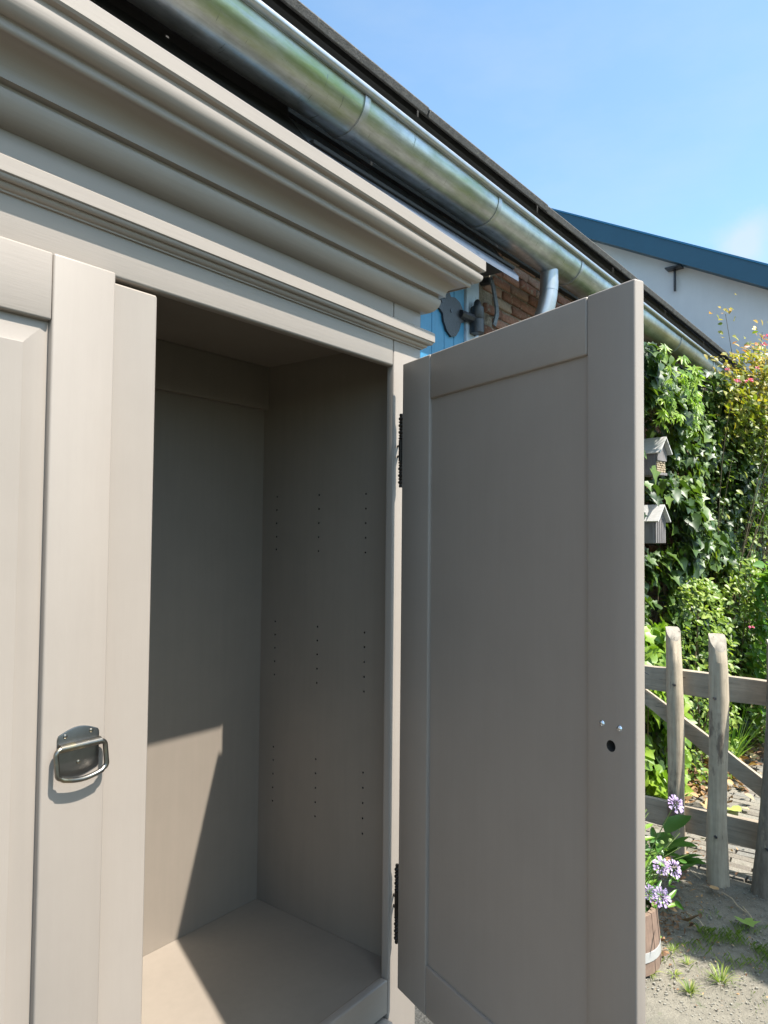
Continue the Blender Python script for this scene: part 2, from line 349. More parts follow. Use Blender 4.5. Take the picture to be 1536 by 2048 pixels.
tube_obj('strap_hinge', [(1.1, W-.026, 0.7324), (1.5431, W-.026, 0.7324)], .014, M['black_iron'], bd)
pr = [(1.8747, W-.062, zz) for zz in (0.6602, 0.6635, 0.7324, 0.7356, 0.741, 0.7969, 0.8012, 0.8217, 0.8357, 0.84)]
tube_obj('pintle', pr, [.034, .037, .037, .033, .036, .034, .022, .019, .012, .003], M['black_iron'], barn, 14, .03)
tube_obj('pintle', [(1.7584, W-.032, 0.741), (1.8338, W-.045, 0.7356), (1.8715, W-.06, 0.7356)], [.022, .024, .024], M['black_iron'], barn)
tube_obj('pintle', [(1.8769, W-.06, 0.6764), (1.9307, W+.01, 0.6602)], [.013, .013], M['black_iron'], barn)
# iron stay hanging on the brickwork
tube_obj('wall_stay', [(2.0383, W+.01, 0.9939), (2.0383, W-.05, 0.9886)], [.022, .020], M['black_iron'], barn, 10, .05)
bm = bmesh.new(); P = [(2.0383, W-0.045, 0.9886), (2.0512, W-0.05, 0.9563), (2.0771, W-0.055, 0.8594), (2.0835, W-0.055, 0.8163), (2.062, W-0.05, 0.7539)]
for (a, b) in zip(P[:-1], P[1:]):
    a = Vector(a); b = Vector(b); d = (b-a).normalized(); n_ = Vector((d.z, 0, -d.x))
    vs = []
    for q in (a-d*.004, b+d*.004):
        for s1 in (-1, 1):
            for s2 in (0, 1): vs.append(bm.verts.new(q+n_*.015*s1+Vector((0, -.010*s2, 0))))
    for q in ((0, 1, 3, 2), (4, 6, 7, 5), (0, 4, 5, 1), (2, 3, 7, 6), (0, 2, 6, 4), (1, 5, 7, 3)): bm.faces.new([vs[i] for i in q])
fin('wall_stay', bm, mat('worn_grey_iron', (.16, .17, .18), .45, metal=.6, noise=(70, .35), bump=(90, .5, .002)), barn)
# flashing over the door
bm = bmesh.new()
sec = [(.830, 1.103), (.702, .944), (.6985, .940), (.6985, .912), (.7005, .912), (.7010, .936), (.8315, 1.1005)]
for xa in (-4.0, 1.0):
    pass
ringA = [bm.verts.new((.45, a, b)) for a, b in sec]
ringB = [bm.verts.new((1.945, a, b)) for a, b in sec]
for k in range(len(sec)): bm.faces.new((ringA[k], ringA[(k+1) % 7], ringB[(k+1) % 7], ringB[k]))
bm.faces.new(ringA); bm.faces.new(ringB[::-1])
fin('flashing', bm, M['zinc_new'], barn, 20)
box('hood_shade_board', (.46, 1.935), (.715, W+.012), (.975, .99), M['shade_wood'], barn, .002)
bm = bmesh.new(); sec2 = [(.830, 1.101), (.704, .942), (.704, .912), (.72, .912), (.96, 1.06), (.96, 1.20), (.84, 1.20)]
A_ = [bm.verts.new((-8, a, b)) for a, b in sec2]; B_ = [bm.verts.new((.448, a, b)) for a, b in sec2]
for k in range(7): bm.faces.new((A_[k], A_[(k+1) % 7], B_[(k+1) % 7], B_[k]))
bm.faces.new(A_); bm.faces.new(B_[::-1]); fin('hood_shade_board', bm, M['shade_wood'], barn, 20)  # black section added where the wall lies in the gutter's shade
box('hood_shade_board', (.46, 1.93), (.80, W+.012), (.992, 1.06), M['shade_wood'], barn, .002)
box('shade_board', (-8, 14), (W-.028, W+.012), (1.2082, 1.50), M['shade_wood'], barn, .002)  # dark board standing for the shadowed wall behind the gutter
# gutter (half round), bead, brackets, downpipe
gut = empty('gutter', (2, .69, 1.15)); gut.parent = barn; gut.location = Vector((2, .69, 1.153))-barn.location
yc, zc, r = .69, 1.153, .100
X0, X1 = -6, 13
bm = bmesh.new(); outer = arc(yc, zc, r, 180, 360, 28); inner = [(a*(r-.0015)/r+yc*(1-(r-.0015)/r), b*(r-.0015)/r+zc*(1-(r-.0015)/r)) for a, b in outer[::-1]]
sec = [(yc-r, zc+.010)]+outer+[(yc+r, zc+.03), (yc+r-.0015, zc+.03)]+inner+[(yc-r+.0015, zc+.010)]
xs = np.linspace(X0, X1, 60); rings = []
for xx in xs: rings.append([bm.verts.new((xx, a+.0012*math.sin(xx*5.1+b*20), b+.0015*math.sin(xx*3.7+a*30))) for a, b in sec])
for i in range(len(xs)-1):
    for k in range(len(sec)): bm.faces.new((rings[i][k], rings[i][(k+1) % len(sec)], rings[i+1][(k+1) % len(sec)], rings[i+1][k]))
gm = fin('trough', bm, M['zinc'], gut, 50)
bm = bmesh.new(); tube(bm, [(xx, yc-r-.008, zc+.024) for xx in xs], .0155, 14); fin('rim_bead', bm, M['galv'], gut, 60)
for bx in (-2.3, -1.35, -.36, .60, 1.555, 2.50, 3.45, 4.40, 5.35, 6.3):
    bm = bmesh.new()
    o1 = arc(yc, zc, r+.0045, 176, 360, 26); o2 = arc(yc, zc, r-.002, 176, 360, 26)[::-1]
    A = [bm.verts.new((bx-.0145, a, b)) for a, b in o1+o2]; B = [bm.verts.new((bx+.0145, a, b)) for a, b in o1+o2]
    for k in range(len(A)): bm.faces.new((A[k], A[(k+1) % len(A)], B[(k+1) % len(A)], B[k]))
    n = len(o1)
    for k in range(n-1):
        bm.faces.new((A[k+1], A[k], A[2*n-1-k], A[2*n-2-k])); bm.faces.new((B[k], B[k+1], B[2*n-2-k], B[2*n-1-k]))
    fin('bracket', bm, M['galv'], gut, 40)
dp = [(2.285, .690, 1.075), (2.285, .690, 1.045), (2.285, .691, .985), (2.282, .694, .93), (2.274, .702, .87), (2.262, .720, .80), (2.256, .745, .72), (2.26, .80, .60), (2.27, .875, .45), (2.27, .90, .35), (2.27, .90, G+.01)]
tube_obj('downpipe', dp, .048, M['galv'], gut, 24)
tube_obj('downpipe_collar', [(2.285, .690, 1.01), (2.285, .691, .985), (2.283, .693, .955)], .0492, M['galv'], gut, 24)
# roof sheets, thick edges one beside the other
sl = math.tan(math.radians(41))
for k in range(-5, 11):
    xa, xb = 1.06+1.1*k, 1.06+1.1*(k+1)
    bm = bmesh.new(); pr_ = []
    for q, xx in ((0, xa+.006), (1, xb-.006)):
        zz = 1.318+.009*xx+random.uniform(-.002, .002)
        yf = .648+random.uniform(-.003, .003)
        sec = [(yf, zz), (yf-.012, zz+.030), (yf+3.0, zz+.030+3.0*sl), (yf+3.0, zz+3.0*sl)]
        pr_.append([bm.verts.new((xx, a, b)) for a, b in sec])
    for s in range(4): bm.faces.new((pr_[0][s], pr_[0][(s+1) % 4], pr_[1][(s+1) % 4], pr_[1][s]))
    bm.faces.new(pr_[0]); bm.faces.new(pr_[1][::-1])
    bmesh.ops.bevel(bm, geom=bm.edges[:], offset=.003, segments=1, affect='EDGES')
    fin('roof_sheet', bm, M['roof'], barn)
box('roof_batten', (-8, 14), (.70, .78), (1.345, 1.385), M['shade_wood'], barn, .002)
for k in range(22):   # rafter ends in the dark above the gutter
    xx = -7.2+k*.98; box('rafter', (xx, xx+.06), (.80, 1.6), (1.335, 1.40), M['shade_wood'], barn, .002)

# ------------------------------------------------------------------ white house with blue barge board
house = empty('white_house', (10, 2.2, G), 'white rendered gable house with dark blue barge board beyond the barn roof', 'house')
def barge(y): return 5.334+.522*(y-4.417)         # top edge of the verge
ya, yb, yr = -1.6, 12.6, 5.5
bm = bmesh.new(); zr_ = barge(yr); low = barge(ya)
pts = [(ya+.5, G), (ya+.5, barge(ya+.5)-.2), (yr, zr_-.2), (2*yr-ya-.5, barge(ya+.5)-.2), (2*yr-ya-.5, G)]
A = [bm.verts.new((10.28, a, b)) for a, b in pts]; B = [bm.verts.new((18, a, b)) for a, b in pts]
bm.faces.new(A); bm.faces.new(B[::-1])
for k in range(5): bm.faces.new((A[k], B[k], B[(k+1) % 5], A[(k+1) % 5]))
fin('wall', bm, M['white_wall'], house)
for sgn in (1, -1):
    def Y(y): return y if sgn == 1 else 2*yr-y
    for nm, x0_, x1_, dz0, dz1, mm in (('barge_board', 10.0, 10.035, -.325, -.012, M['barge']), ('verge_trim', 9.985, 10.05, -.012, .016, M['barge_lit_edge']), ('soffit', 10.035, 10.28, -.30, -.262, M['barge']), ('roof', 10.052, 18.2, -.16, .012, M['roof'])):
        bm = bmesh.new(); q = [(ya, barge(ya)+dz0), (yr, zr_+dz0), (yr, zr_+dz1), (ya, barge(ya)+dz1)]
        A = [bm.verts.new((x0_, Y(a), b)) for a, b in q]; B = [bm.verts.new((x1_, Y(a), b)) for a, b in q]
        bm.faces.new(A); bm.faces.new(B[::-1])
        for k in range(4): bm.faces.new((A[k], B[k], B[(k+1) % 4], A[(k+1) % 4]))
        fin(nm, bm, mm, house)
box('wall_bracket', (10.2, 10.24), (2.305, 2.335), (3.50, 3.86), M['black_iron'], house, .004)
box('wall_bracket', (10.10, 10.278), (2.20, 2.44), (3.842, 3.865), M['black_iron'], house, .004)

# ------------------------------------------------------------------ wardrobe
war = empty('wardrobe', (-.683, .25, G), 'tall taupe painted wardrobe with moulded cornice, right door standing open', 'wardrobe')
XR, XL, TK, D = .1070, -1.473, .0215, .5106
ZR, ZB = 0., -1.394
ZTOP = .160
P_, PH = M['paint'], M['paint_h']
box('stile', (0.0004, XR), (0, TK), (G+.1, ZTOP), P_, war, .0035, 3)
box('stile', (XL, -1.3664), (0, TK), (G+.1, ZTOP), P_, war, .0035, 3)
box('top_rail', (-1.3660, -.0004), (0.0003, TK), (ZR, ZTOP), PH, war, .005, 3)
box('bottom_rail', (-1.3660, -.0004), (0.0003, TK), (-1.47, ZB), PH, war, .004, 3)
box('centre_batten', (-.7325, -.6335), (0.0005, TK+.002), (ZB+.001, -.0078), P_, war, .003, 1)
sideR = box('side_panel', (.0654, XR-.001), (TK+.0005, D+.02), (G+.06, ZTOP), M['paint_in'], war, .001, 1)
bm = bmesh.new()
for y_, zs in ((.134, (-.290, -.3265, -.363, -.3995, -.436, -.634, -.670, -.7065, -.743, -.779, -.977, -1.014, -1.051, -1.088, -1.125)),
               (.294, (-.288, -.325, -.362, -.399, -.4355, -.633, -.669, -.705, -.742, -.779, -.9755, -1.012, -1.049, -1.086, -1.122)),
               (.4535, (-.2885, -.325, -.362, -.399, -.434, -.632, -.668, -.704, -.741, -.777, -.973, -1.009, -1.046, -1.083, -1.119))):
    for z_ in zs: tube(bm, [(.060, y_, z_), (.076, y_, z_)], .0026, 10)
cz_ = WL(sideR); bm.transform(Matrix.Translation(-Vector((0, 0, 0))))
cut(sideR, bm, M['hole'])
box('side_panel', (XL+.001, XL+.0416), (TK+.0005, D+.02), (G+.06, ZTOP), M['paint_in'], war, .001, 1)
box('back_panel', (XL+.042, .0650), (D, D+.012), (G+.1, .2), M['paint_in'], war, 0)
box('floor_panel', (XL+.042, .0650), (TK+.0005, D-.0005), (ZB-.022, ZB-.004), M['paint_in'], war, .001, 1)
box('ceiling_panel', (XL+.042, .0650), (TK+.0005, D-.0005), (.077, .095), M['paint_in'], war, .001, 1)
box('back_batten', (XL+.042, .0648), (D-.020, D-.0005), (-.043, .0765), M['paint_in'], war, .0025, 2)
# frieze mouldings and cornice: mitred sweeps round front and both sides
def mid(xm): return lambda o: (xm, -o)
path = [lambda o: (XL-o, D), lambda o: (XL-o, -o), mid(-1.2), mid(-.83), mid(-.5), mid(-.18), mid(0), lambda o: (XR+o, -o), lambda o: (XR+o, D)]
band = [(0, .0612), (.004, .0615), (.0045, .064)]+arc(.0045, .0715, .0075, -90, 0, 5)[1:]+[(.0135, .0715), (.0135, .0728)]+arc(.0215, .0728, .006, 190, 270, 1)[:0]+[(.016, .0728)]+arc(.0158, .0780, .0062, -90, -8, 5)+[(.0222, .0782), (.0222, .0792)]+[(.0237, .0792), (.0250, .0805), (.0250, .1010), (.0235, .1025), (.0195, .1055), (.003, .1075), (0, .1075)]
sweep('frieze_moulding', band, path, PH, war)
crown = [(0, .1490), (.002, .1492)]
crown += [(.002+.033*math.sin(math.radians(a))**1.0*1.0, .1495+.0355*(1-math.cos(math.radians(a)))) for a in (12, 24, 36, 48, 60, 72, 82, 90)]
crown += [(.0335, .1862), (.0305, .1870), (.0305, .1922), (.0432, .1932), (.0432, .1975)]
crown += [(.0832-.040*math.cos(math.radians(a)), .1975+.0255*math.sin(math.radians(a))) for a in range(9, 91, 9)]
crown += [(.0832, .2200)]
crown += arc(.0832, .2250, .0050, -90, 0, 5)[1:]
crown += [(.0880, .2300), (.0895, .2312)]
crown += arc(.0925, .2480, .0170, -92, 0, 8)
crown += [(.1095, .2515), (.1050, .2535), (.1035, .2600), (.1120, .2612), (.1148, .2640), (.1148, .2880), (.1128, .2902), (.02, .2930), (0, .2930)]
sweep('cornice', crown, path, PH, war, 24)
box('top_board', (XL-.09, XR+.09), (-.09, D+.02), (.274, .2885), PH, war, .001, 1)
box('frieze_board', (XL+.004, XR-.004), (.003, D+.01), (.1605, .2735), PH, war, 0)

def door(name_, M4, label=None):
    """u across from hinge, v from the inner to the outer face, z up; M4 maps it into place"""
    Wd, T, H0, H1 = .6513, .022, -1.3985, -.0008
    sh, sf, rt, rb = .1087, .0963, .0972, .1045
    d = empty(name_, (0, 0, 0)); d.parent = war; d.location = (M4 @ Vector((0, 0, -.7)))-WL(war)
    if label: d['label'] = label
    def bb(n, u, v, z, m, bev=.0035, seg=3): return box(n, u, v, z, m, d, bev, seg, M4)
    pf = bb('door_stile', (Wd-sf, Wd), (0, T), (H0, H1), P_)
    bb('door_stile', (0, sh), (0, T), (H0, H1), P_)
    bb('door_rail', (sh+.0006, Wd-sf-.0006), (.0003, T-.0003), (H1-rt, H1-.0003), PH)
    bb('door_rail', (sh+.0006, Wd-sf-.0006), (.0003, T-.0003), (H0+.0003, H0+rb), PH)
    # raised and fielded panel
    bm = bmesh.new(); u0, u1, z0, z1 = sh-.006, Wd-sf+.006, H0+rb-.006, H1-rt+.006
    def ring(v_, ins): return [bm.verts.new((u0+ins, v_, z0+ins)), bm.verts.new((u1-ins, v_, z0+ins)), bm.verts.new((u1-ins, v_, z1-ins)), bm.verts.new((u0+ins, v_, z1-ins))]
    R_ = [ring(.0065, 0), ring(T-.012, 0), ring(T-.0112, .008), ring(T-.0038, .0435), ring(T-.0022, .0437), ring(T-.0018, .0450)]
    bm.faces.new(R_[0][::-1]); bm.faces.new(R_[-1])
    for a, b in zip(R_[:-1], R_[1:]):
        for k in range(4): bm.faces.new((a[k], a[(k+1) % 4], b[(k+1) % 4], b[k]))
    bm.transform(M4); fin('door_panel', bm, P_, d, 10)
    return d, pf
# left door, closed
ML = Matrix(((1, 0, 0, -1.3736), (0, -1, 0, -.0004), (0, 0, 1, 0), (0, 0, 0, 1)))
dl, pf = door('door', ML)
# right door, open
a = 1.9295
MR = Matrix(((math.cos(a), math.sin(a), 0, -.0067), (-math.sin(a), math.cos(a), 0, -.0301), (0, 0, 1, 0), (0, 0, 0, 1)))
MR = MR @ Matrix.Identity(4)
dr, pf = door('door', MR, 'right door swung open with its plain inner side showing')
bm = bmesh.new(); tube(bm, [(.6042, -.01, -.7154), (.6042, .017, -.7154)], .0088, 24); bm.transform(MR); cut(pf, bm, M['hole'])
for u_, z_ in ((.5865, -.6848), (.6207, -.6852)):
    bm = bmesh.new(); prof = [(.0001, -.0030), (.0022, -.0029), (.0040, -.0020), (.0052, -.0006), (.0055, .001)]
    rings = []
    for rr, vv in prof: rings.append([bm.verts.new((u_+rr*math.cos(t*math.pi/8), vv, z_+rr*math.sin(t*math.pi/8))) for t in range(16)])
    for p, q in zip(rings[:-1], rings[1:]):
        for k in range(16): bm.faces.new((p[k], p[(k+1) % 16], q[(k+1) % 16], q[k]))
    for w_ in ((.0036, .0006), (.0006, .0036)): bm_box(bm, (u_-w_[0], u_+w_[0]), (-.0031, -.0024), (z_-w_[1], z_+w_[1]))
    bm.transform(MR); o = fin('screw', bm, M['zinc_screw'], dr, 60)
# hinges with turned finials
for z0, z1 in ((-.112, -.283), (-1.136, -1.312)):
    hg = empty('hinge', (0, 0, 0)); hg.parent = war; hg.location = Vector((.001, -.016, (z0+z1)/2))-WL(war)
    hx_, hy_ = .0082, -.0165
    L_ = z0-z1; pts = []; rad = []
    def bead(zc_, h, rr, n=6):
        for i in range(n+1):
            t = i/n; pts.append((hx_, hy_, zc_+h/2-h*t)); rad.append(.0034+rr*.8*math.sin(math.pi*t))
    zz = z0
    for h, rr in ((.007, .0012), (.009, .0038), (.006, .0030), (.009, .0040), (.006, .0026), (.009, .0040), (.006, .0026), (.006, .0034)): bead(zz-h/2, h, rr); zz -= h+.0003
    zt_ = zz
    pts += [(hx_, hy_, zz-.001)]; rad += [.0055]
    zz = z1+ (z0-zt_); pts += [(hx_, hy_, (zt_+zz)/2+.0005), (hx_, hy_, (zt_+zz)/2), (hx_, hy_, (zt_+zz)/2-.0005), (hx_, hy_, zz+.001)]; rad += [.0055, .0040, .0055, .0055]
    for h, rr in ((.006, .0034), (.006, .0026), (.009, .0040), (.006, .0026), (.009, .0040), (.006, .0030), (.009, .0038), (.007, .0012)): bead(zz-h/2, h, rr); zz -= h+.0003
    tube_obj('barrel', pts, rad, M['hinge'], hg, 12)
    for zq in (.012, -.012): tube_obj('hinge_pin', [(hx_, hy_, (z0+z1)/2+zq), (hx_+.010, 0.001, (z0+z1)/2+zq)], .0028, M['hinge'], hg)
# drop handle on the left door
hd = empty('drop_handle', (0, 0, 0), 'antique pewter drop handle with brassy highlights'); hd.parent = war
hcx, hy0 = -.7650, -.0226
hd.location = Vector((hcx, hy0, -.71))-WL(war)
bm = bmesh.new(); hw = .0315
out_ = [(hcx-hw, -.686)]+[(hcx-hw+.002*1+ (2*hw-.004)*t, -.6815+.0085*math.sin(math.pi*t)) for t in np.linspace(0, 1, 15)]+[(hcx+hw, -.686), (hcx+hw, -.734)]+[(hcx+hw-(2*hw)*t, -.7345-.0085*math.sin(math.pi*t)) for t in np.linspace(0.02, .98, 15)]+[(hcx-hw, -.734)]
A = [bm.verts.new((p, hy0+.001, q)) for p, q in out_]; B = [bm.verts.new((p, hy0-.0014, q)) for p, q in out_]
cx_, cz2 = hcx, -.709
Bi = [bm.verts.new((cx_+(p-cx_)*.955, hy0-.0019, cz2+(q-cz2)*.955)) for p, q in out_]
n = len(out_); bm.faces.new(Bi)
for k in range(n): bm.faces.new((A[k], A[(k+1) % n], B[(k+1) % n], B[k])); bm.faces.new((B[k], B[(k+1) % n], Bi[(k+1) % n], Bi[k]))
fin('backplate', bm, M['pewter_dark'], hd, 30)
yb_ = hy0-.0095
tube_obj('tube_sleeve', [(hcx-.0305, yb_+.001, -.6985), (hcx+.0305, yb_+.001, -.6985)], .0053, M['pewter'], hd, 20)
bm = bmesh.new(); bm_box(bm, (hcx-.0305, hcx+.0305), (yb_+.001, hy0-.001), (-.6960, -.6925)); fin('sleeve_flange', bm, M['pewter'], hd)
rp_ = []
hwR = .0370
def cr_(cx, cz, r_, a0, a1, yy): 
    return [(cx+r_*math.cos(math.radians(a0+(a1-a0)*i/6)), yy, cz+r_*math.sin(math.radians(a0+(a1-a0)*i/6))) for i in range(7)]
zt2, zb2 = -.6985, -.7375
rp_ += [(hcx-.028, yb_, zt2)]+cr_(hcx-hwR+.008, zt2-.008, .008, 90, 180, yb_)
rp_ += cr_(hcx-hwR+.007, zb2+.007, .007, 180, 255, yb_-.0045)
rp_ += [(hcx-.034+.068*t, yb_-.006, zb2-.0005-.0065*math.sin(math.pi*t)) for t in np.linspace(.08, .92, 12)]
rp_ += cr_(hcx+hwR-.007, zb2+.007, .007, 285, 360, yb_-.0045)+cr_(hcx+hwR-.008, zt2-.008, .008, 0, 90, yb_)+[(hcx+.028, yb_, zt2)]
tube_obj('pull_ring', rp_, .0037, M['pewter'], hd, 14)
for sx, sz in ((-.0205, -.6835), (.0185, -.6825), (0, -.7235)):
    bm = bmesh.new(); tube(bm, [(hcx+sx, hy0, sz), (hcx+sx, hy0-.003, sz), (hcx+sx, hy0-.0038, sz)], [.0031, .0028, .0015], 14)
    s_ = fin('screw', bm, M['pewter'], hd, 50)
    bm = bmesh.new(); bm_box(bm, (-.0024, .0024), (-.0003, 0), (-.0004, .0004), Matrix.Translation((hcx+sx, hy0-.0037, sz)) @ Matrix.Rotation(.9, 4, 'Y'))
# lower drawers and plinth
for xa, xb in ((-1.363, -.690), (-.676, -.003)):
    box('drawer_front', (xa, xb), (-.018, TK), (-1.80, -1.478), PH, war, .004, 2)
box('plinth_rail', (-1.3660, -.0004), (0.0003, TK), (G+.06, -1.805), PH, war, .003)
for xa in (XL, XR-.09):
    box('foot', (xa, xa+.09), (-.012, .078), (G+.001, G+.099), P_, war, .008)
    box('foot', (xa, xa+.09), (D-.08, D+.01), (G+.001, G+.059), P_, war, .008)

# ------------------------------------------------------------------ leaves
def tmpl(kind):
    """outline in the leaf plane (x across, y towards the tip), fan triangles, a little fold"""
    if kind == 'ivy': o_ = [(0, -.10), (.20, -.30), (.52, -.22), (.40, .08), (.72, .30), (.30, .46), (.02, 1.0), (-.30, .46), (-.70, .34), (-.40, .08), (-.50, -.22), (-.20, -.30)]
    elif kind == 'ivy2': o_ = [(0, -.12), (.34, -.34), (.56, -.05), (.50, .26), (.28, .62), (0, .98), (-.30, .60), (-.52, .24), (-.54, -.06), (-.30, -.34)]
    elif kind == 'oval': o_ = [(0, 0), (.22, .18), (.30, .45), (.2, .76), (0, 1), (-.2, .76), (-.30, .45), (-.22, .18)]
    elif kind == 'lance': o_ = [(0, 0), (.10, .2), (.13, .45), (.09, .75), (0, 1), (-.09, .75), (-.13, .45), (-.10, .2)]
    elif kind == 'blade': o_ = [(.035, 0), (.035, .5), (0, 1), (-.035, .5), (-.035, 0)]
    elif kind == 'petal': o_ = [(0, 0), (.16, .5), (.22, .85), (.08, 1), (0, .9), (-.08, 1), (-.22, .85), (-.16, .5)]
    pts = np.array([(0, .28, .0)]+[(x_, y_, .30*abs(x_)-.22*(y_-.2)**2) for x_, y_ in o_])
    n = len(o_); f = np.array([(0, 1+k, 1+(k+1) % n) for k in range(n)])
    return pts, f
def frames(n, nrm, tip, jn, jt):
    """random orthonormal frames: leaf normal near nrm, tip near tip"""
    N = np.array(nrm, float)+rng.normal(0, jn, (n, 3)); N /= np.linalg.norm(N, axis=1)[:, None]
    T = np.array(tip, float)+rng.normal(0, jt, (n, 3)); T -= (T*N).sum(1)[:, None]*N; T /= np.linalg.norm(T, axis=1)[:, None]
    B = np.cross(T, N); return np.stack([B, T, N], 2)     # columns
def leaves(name, kinds, pos, F, size, rnd, m, parent=None):
    V, Fc, R = [], [], []; off = 0; kinds = kinds if isinstance(kinds, list) else [kinds]
    sel = rng.integers(0, len(kinds), len(pos))
    for ki, kd in enumerate(kinds):
        p, f = tmpl(kd); idx = np.where(sel == ki)[0]
        if not len(idx): continue
        w_ = np.einsum('nij,kj->nki', F[idx], p)*size[idx][:, None, None]+pos[idx][:, None, :]
        V.append(w_.reshape(-1, 3)); Fc.append((f[None]+(np.arange(len(idx))*len(p))[:, None, None]+off).reshape(-1, 3)); off += len(idx)*len(p)
        R.append(np.repeat(rnd[idx], len(f)))
    V = np.concatenate(V); Fc = np.concatenate(Fc); R = np.concatenate(R)
    me = bpy.data.meshes.new(name); me.vertices.add(len(V)); me.vertices.foreach_set('co', V.astype('f').ravel())
    me.loops.add(len(Fc)*3); me.loops.foreach_set('vertex_index', Fc.astype('i').ravel())
    me.polygons.add(len(Fc)); me.polygons.foreach_set('loop_start', np.arange(0, len(Fc)*3, 3, dtype='i')); me.polygons.foreach_set('loop_total', np.full(len(Fc), 3, 'i'))
    me.update(calc_edges=True); me.validate(); rnd_attr(me, R)
    me.polygons.foreach_set('use_smooth', np.ones(len(me.polygons), bool))
    o = newobj(name, me, m, parent); o['kind'] = 'stuff'; return o
LV = {}
def leaf_objs(name, kinds, pos, F, size, rnd, m, parent):
    """the largest leaves one by one, sharing a few meshes"""
    kinds = kinds if isinstance(kinds, list) else [kinds]
    for i in range(len(pos)):
        kd = kinds[i % len(kinds)]; rv = min(int(rnd[i]*6), 5); key = (kd, rv, m.name)
        if key not in LV:
            p, f = tmpl(kd); me = bpy.data.meshes.new('leaf'); me.from_pydata(p.tolist(), [], f.tolist()); rnd_attr(me, [(rv+.5)/6]*len(f)); me.materials.append(m)
            for pp in me.polygons: pp.use_smooth = True
            LV[key] = me
        o = bpy.data.objects.new(name, LV[key]); C.objects.link(o); o.parent = parent
        mt = Matrix([[float(F[i][a_][b_])*float(size[i]) for b_ in range(3)] for a_ in range(3)]).to_4x4(); mt.translation = Vector(pos[i].tolist())-WL(parent)
        o.matrix_local = mt
# -- ivy over the barn wall
ivy = empty('ivy', (5, .6, G), 'dense dark green ivy covering the barn wall round the two nest boxes', 'ivy')
def surf(x_, z_): return .47+.07*np.sin(x_*3.1+z_*2.3)+.05*np.sin(x_*7.3-z_*5.1)+.04*np.sin(z_*9+x_*2)-.15*np.exp(-((x_-4.9)/.75)**2)*(z_ < .55)
def mask(x_, z_):
    bare = ((x_-4.45)/.42)**2+((z_+.80)/.22)**2 < 1
    box1_ = (np.abs(x_-3.50) < .16) & (z_ > -.01) & (z_ < .30)
    box2_ = (np.abs(x_-3.50) < .16) & (z_ > -.46) & (z_ < -.12)
    return ~(bare | box1_ | box2_)
N = 25000
x_ = 3.0+6.0*rng.random(N)**1.1; z_ = rng.uniform(G+.02, 1.02, N); k = mask(x_, z_); x_, z_ = x_[k], z_[k]
k = z_ < .80+.055*(x_-3.1)+.03*np.sin(x_*9); x_, z_ = x_[k], z_[k]
dpt = rng.exponential(.085, len(x_)); y_ = np.clip(surf(x_, z_)+dpt-.03, .2, .92)
clump = np.sin(x_*5+z_*3)+np.sin(x_*11-z_*8+1)+rng.normal(0, .6, len(x_))
hid = (x_ < 3.44) & (((z_ > -.06) & (z_ < .42)) | ((z_ > -.47) & (z_ < -.05))) & (y_ < .56) & (rng.random(len(x_)) > .06)
hid2 = (z_ > -.96) & (z_ < -.66) & (x_ < 5.1) & (np.abs(y_-(.47+.314*(x_-3.4))) < .075) & (rng.random(len(x_)) > .12)
keep = (clump > -2.0) & ~hid & ~hid2
x_, y_, z_, clump, dpt = x_[keep], y_[keep], z_[keep], clump[keep], dpt[keep]
pos = np.stack([x_, y_, z_], 1); n = len(pos)
F = frames(n, (-.15, -1, .55), (0, -.3, -1), .42, .45); sz = rng.uniform(.035, .078, n)*np.where(rng.random(n) < .15, 1.35, 1)
rv = np.clip(.28+.13*clump+rng.normal(0, .20, n), 0, 1)
vis = (x_ < 5.0)*(sz/(x_+1.3)); order = np.argsort(-vis*(dpt < .06)); big = order[:285]; rest = order[285:]
leaf_objs('leaf', ['ivy', 'ivy2'], pos[big], F[big], sz[big], rv[big], M['ivy'], ivy)
leaves('foliage', ['ivy', 'ivy2', 'ivy'], pos[rest], F[rest], sz[rest], rv[rest], M['ivy'], ivy)
bm = bmesh.new()
for i in range(46):
    xa = random.uniform(3.2, 8); pts = []; za = G+.02; xx = xa; yy = .78
    while za < 1.0:
        pts.append((xx, yy, za)); za += random.uniform(.15, .3); xx += random.uniform(-.12, .12); yy = min(.80, max(.6, yy+random.uniform(-.04, .04)))
    tube(bm, pts, [.012-.008*j/len(pts) for j in range(len(pts))], 5)
tag(fin('stem', bm, M['stem'], ivy), kind='stuff')
# -- lime green creeper with five-fingered leaves, upper left of the ivy
cre = empty('creeper', (3.4, .45, .4), 'bright lime green creeper with narrow fingered leaves above the upper nest box', 'creeper')
P5, F5, S5, R5 = [], [], [], []
def palm(c, nrm, s, rv_, cnt=5):
    Fr = frames(1, nrm, (0, -.2, -1), .3, .5)[0]
    for q in range(cnt):
        an = math.radians(-72+144*q/(cnt-1)); Rm = np.array([[math.cos(an), math.sin(an), 0], [-math.sin(an), math.cos(an), 0], [0, 0, 1]])
        F5.append(Fr @ Rm); P5.append(c); S5.append(s*(1-.25*abs(q-(cnt-1)/2)/2)); R5.append(rv_)
bm = bmesh.new()
for i in range(44):
    xa = random.uniform(3.05, 4.1); c = np.array([xa, surf(xa, .4)-.06, random.uniform(.40, .76)]); pts = [tuple(c)]
    for j in range(random.randint(3, 6)):
        c = c+np.array([random.uniform(-.05, .05), random.uniform(-.03, .02), random.uniform(-.055, .03)]); pts.append(tuple(c)); palm(c.copy(), (-.2, -1, .6), random.uniform(.035, .06), random.random())
    tube(bm, pts, .0016, 4)
tag(fin('stem', bm, M['greenstem'], cre), kind='stuff')
leaves('foliage', ['lance'], np.array(P5), np.array(F5), np.array(S5)*1.25, np.array(R5), M['lime'], cre)
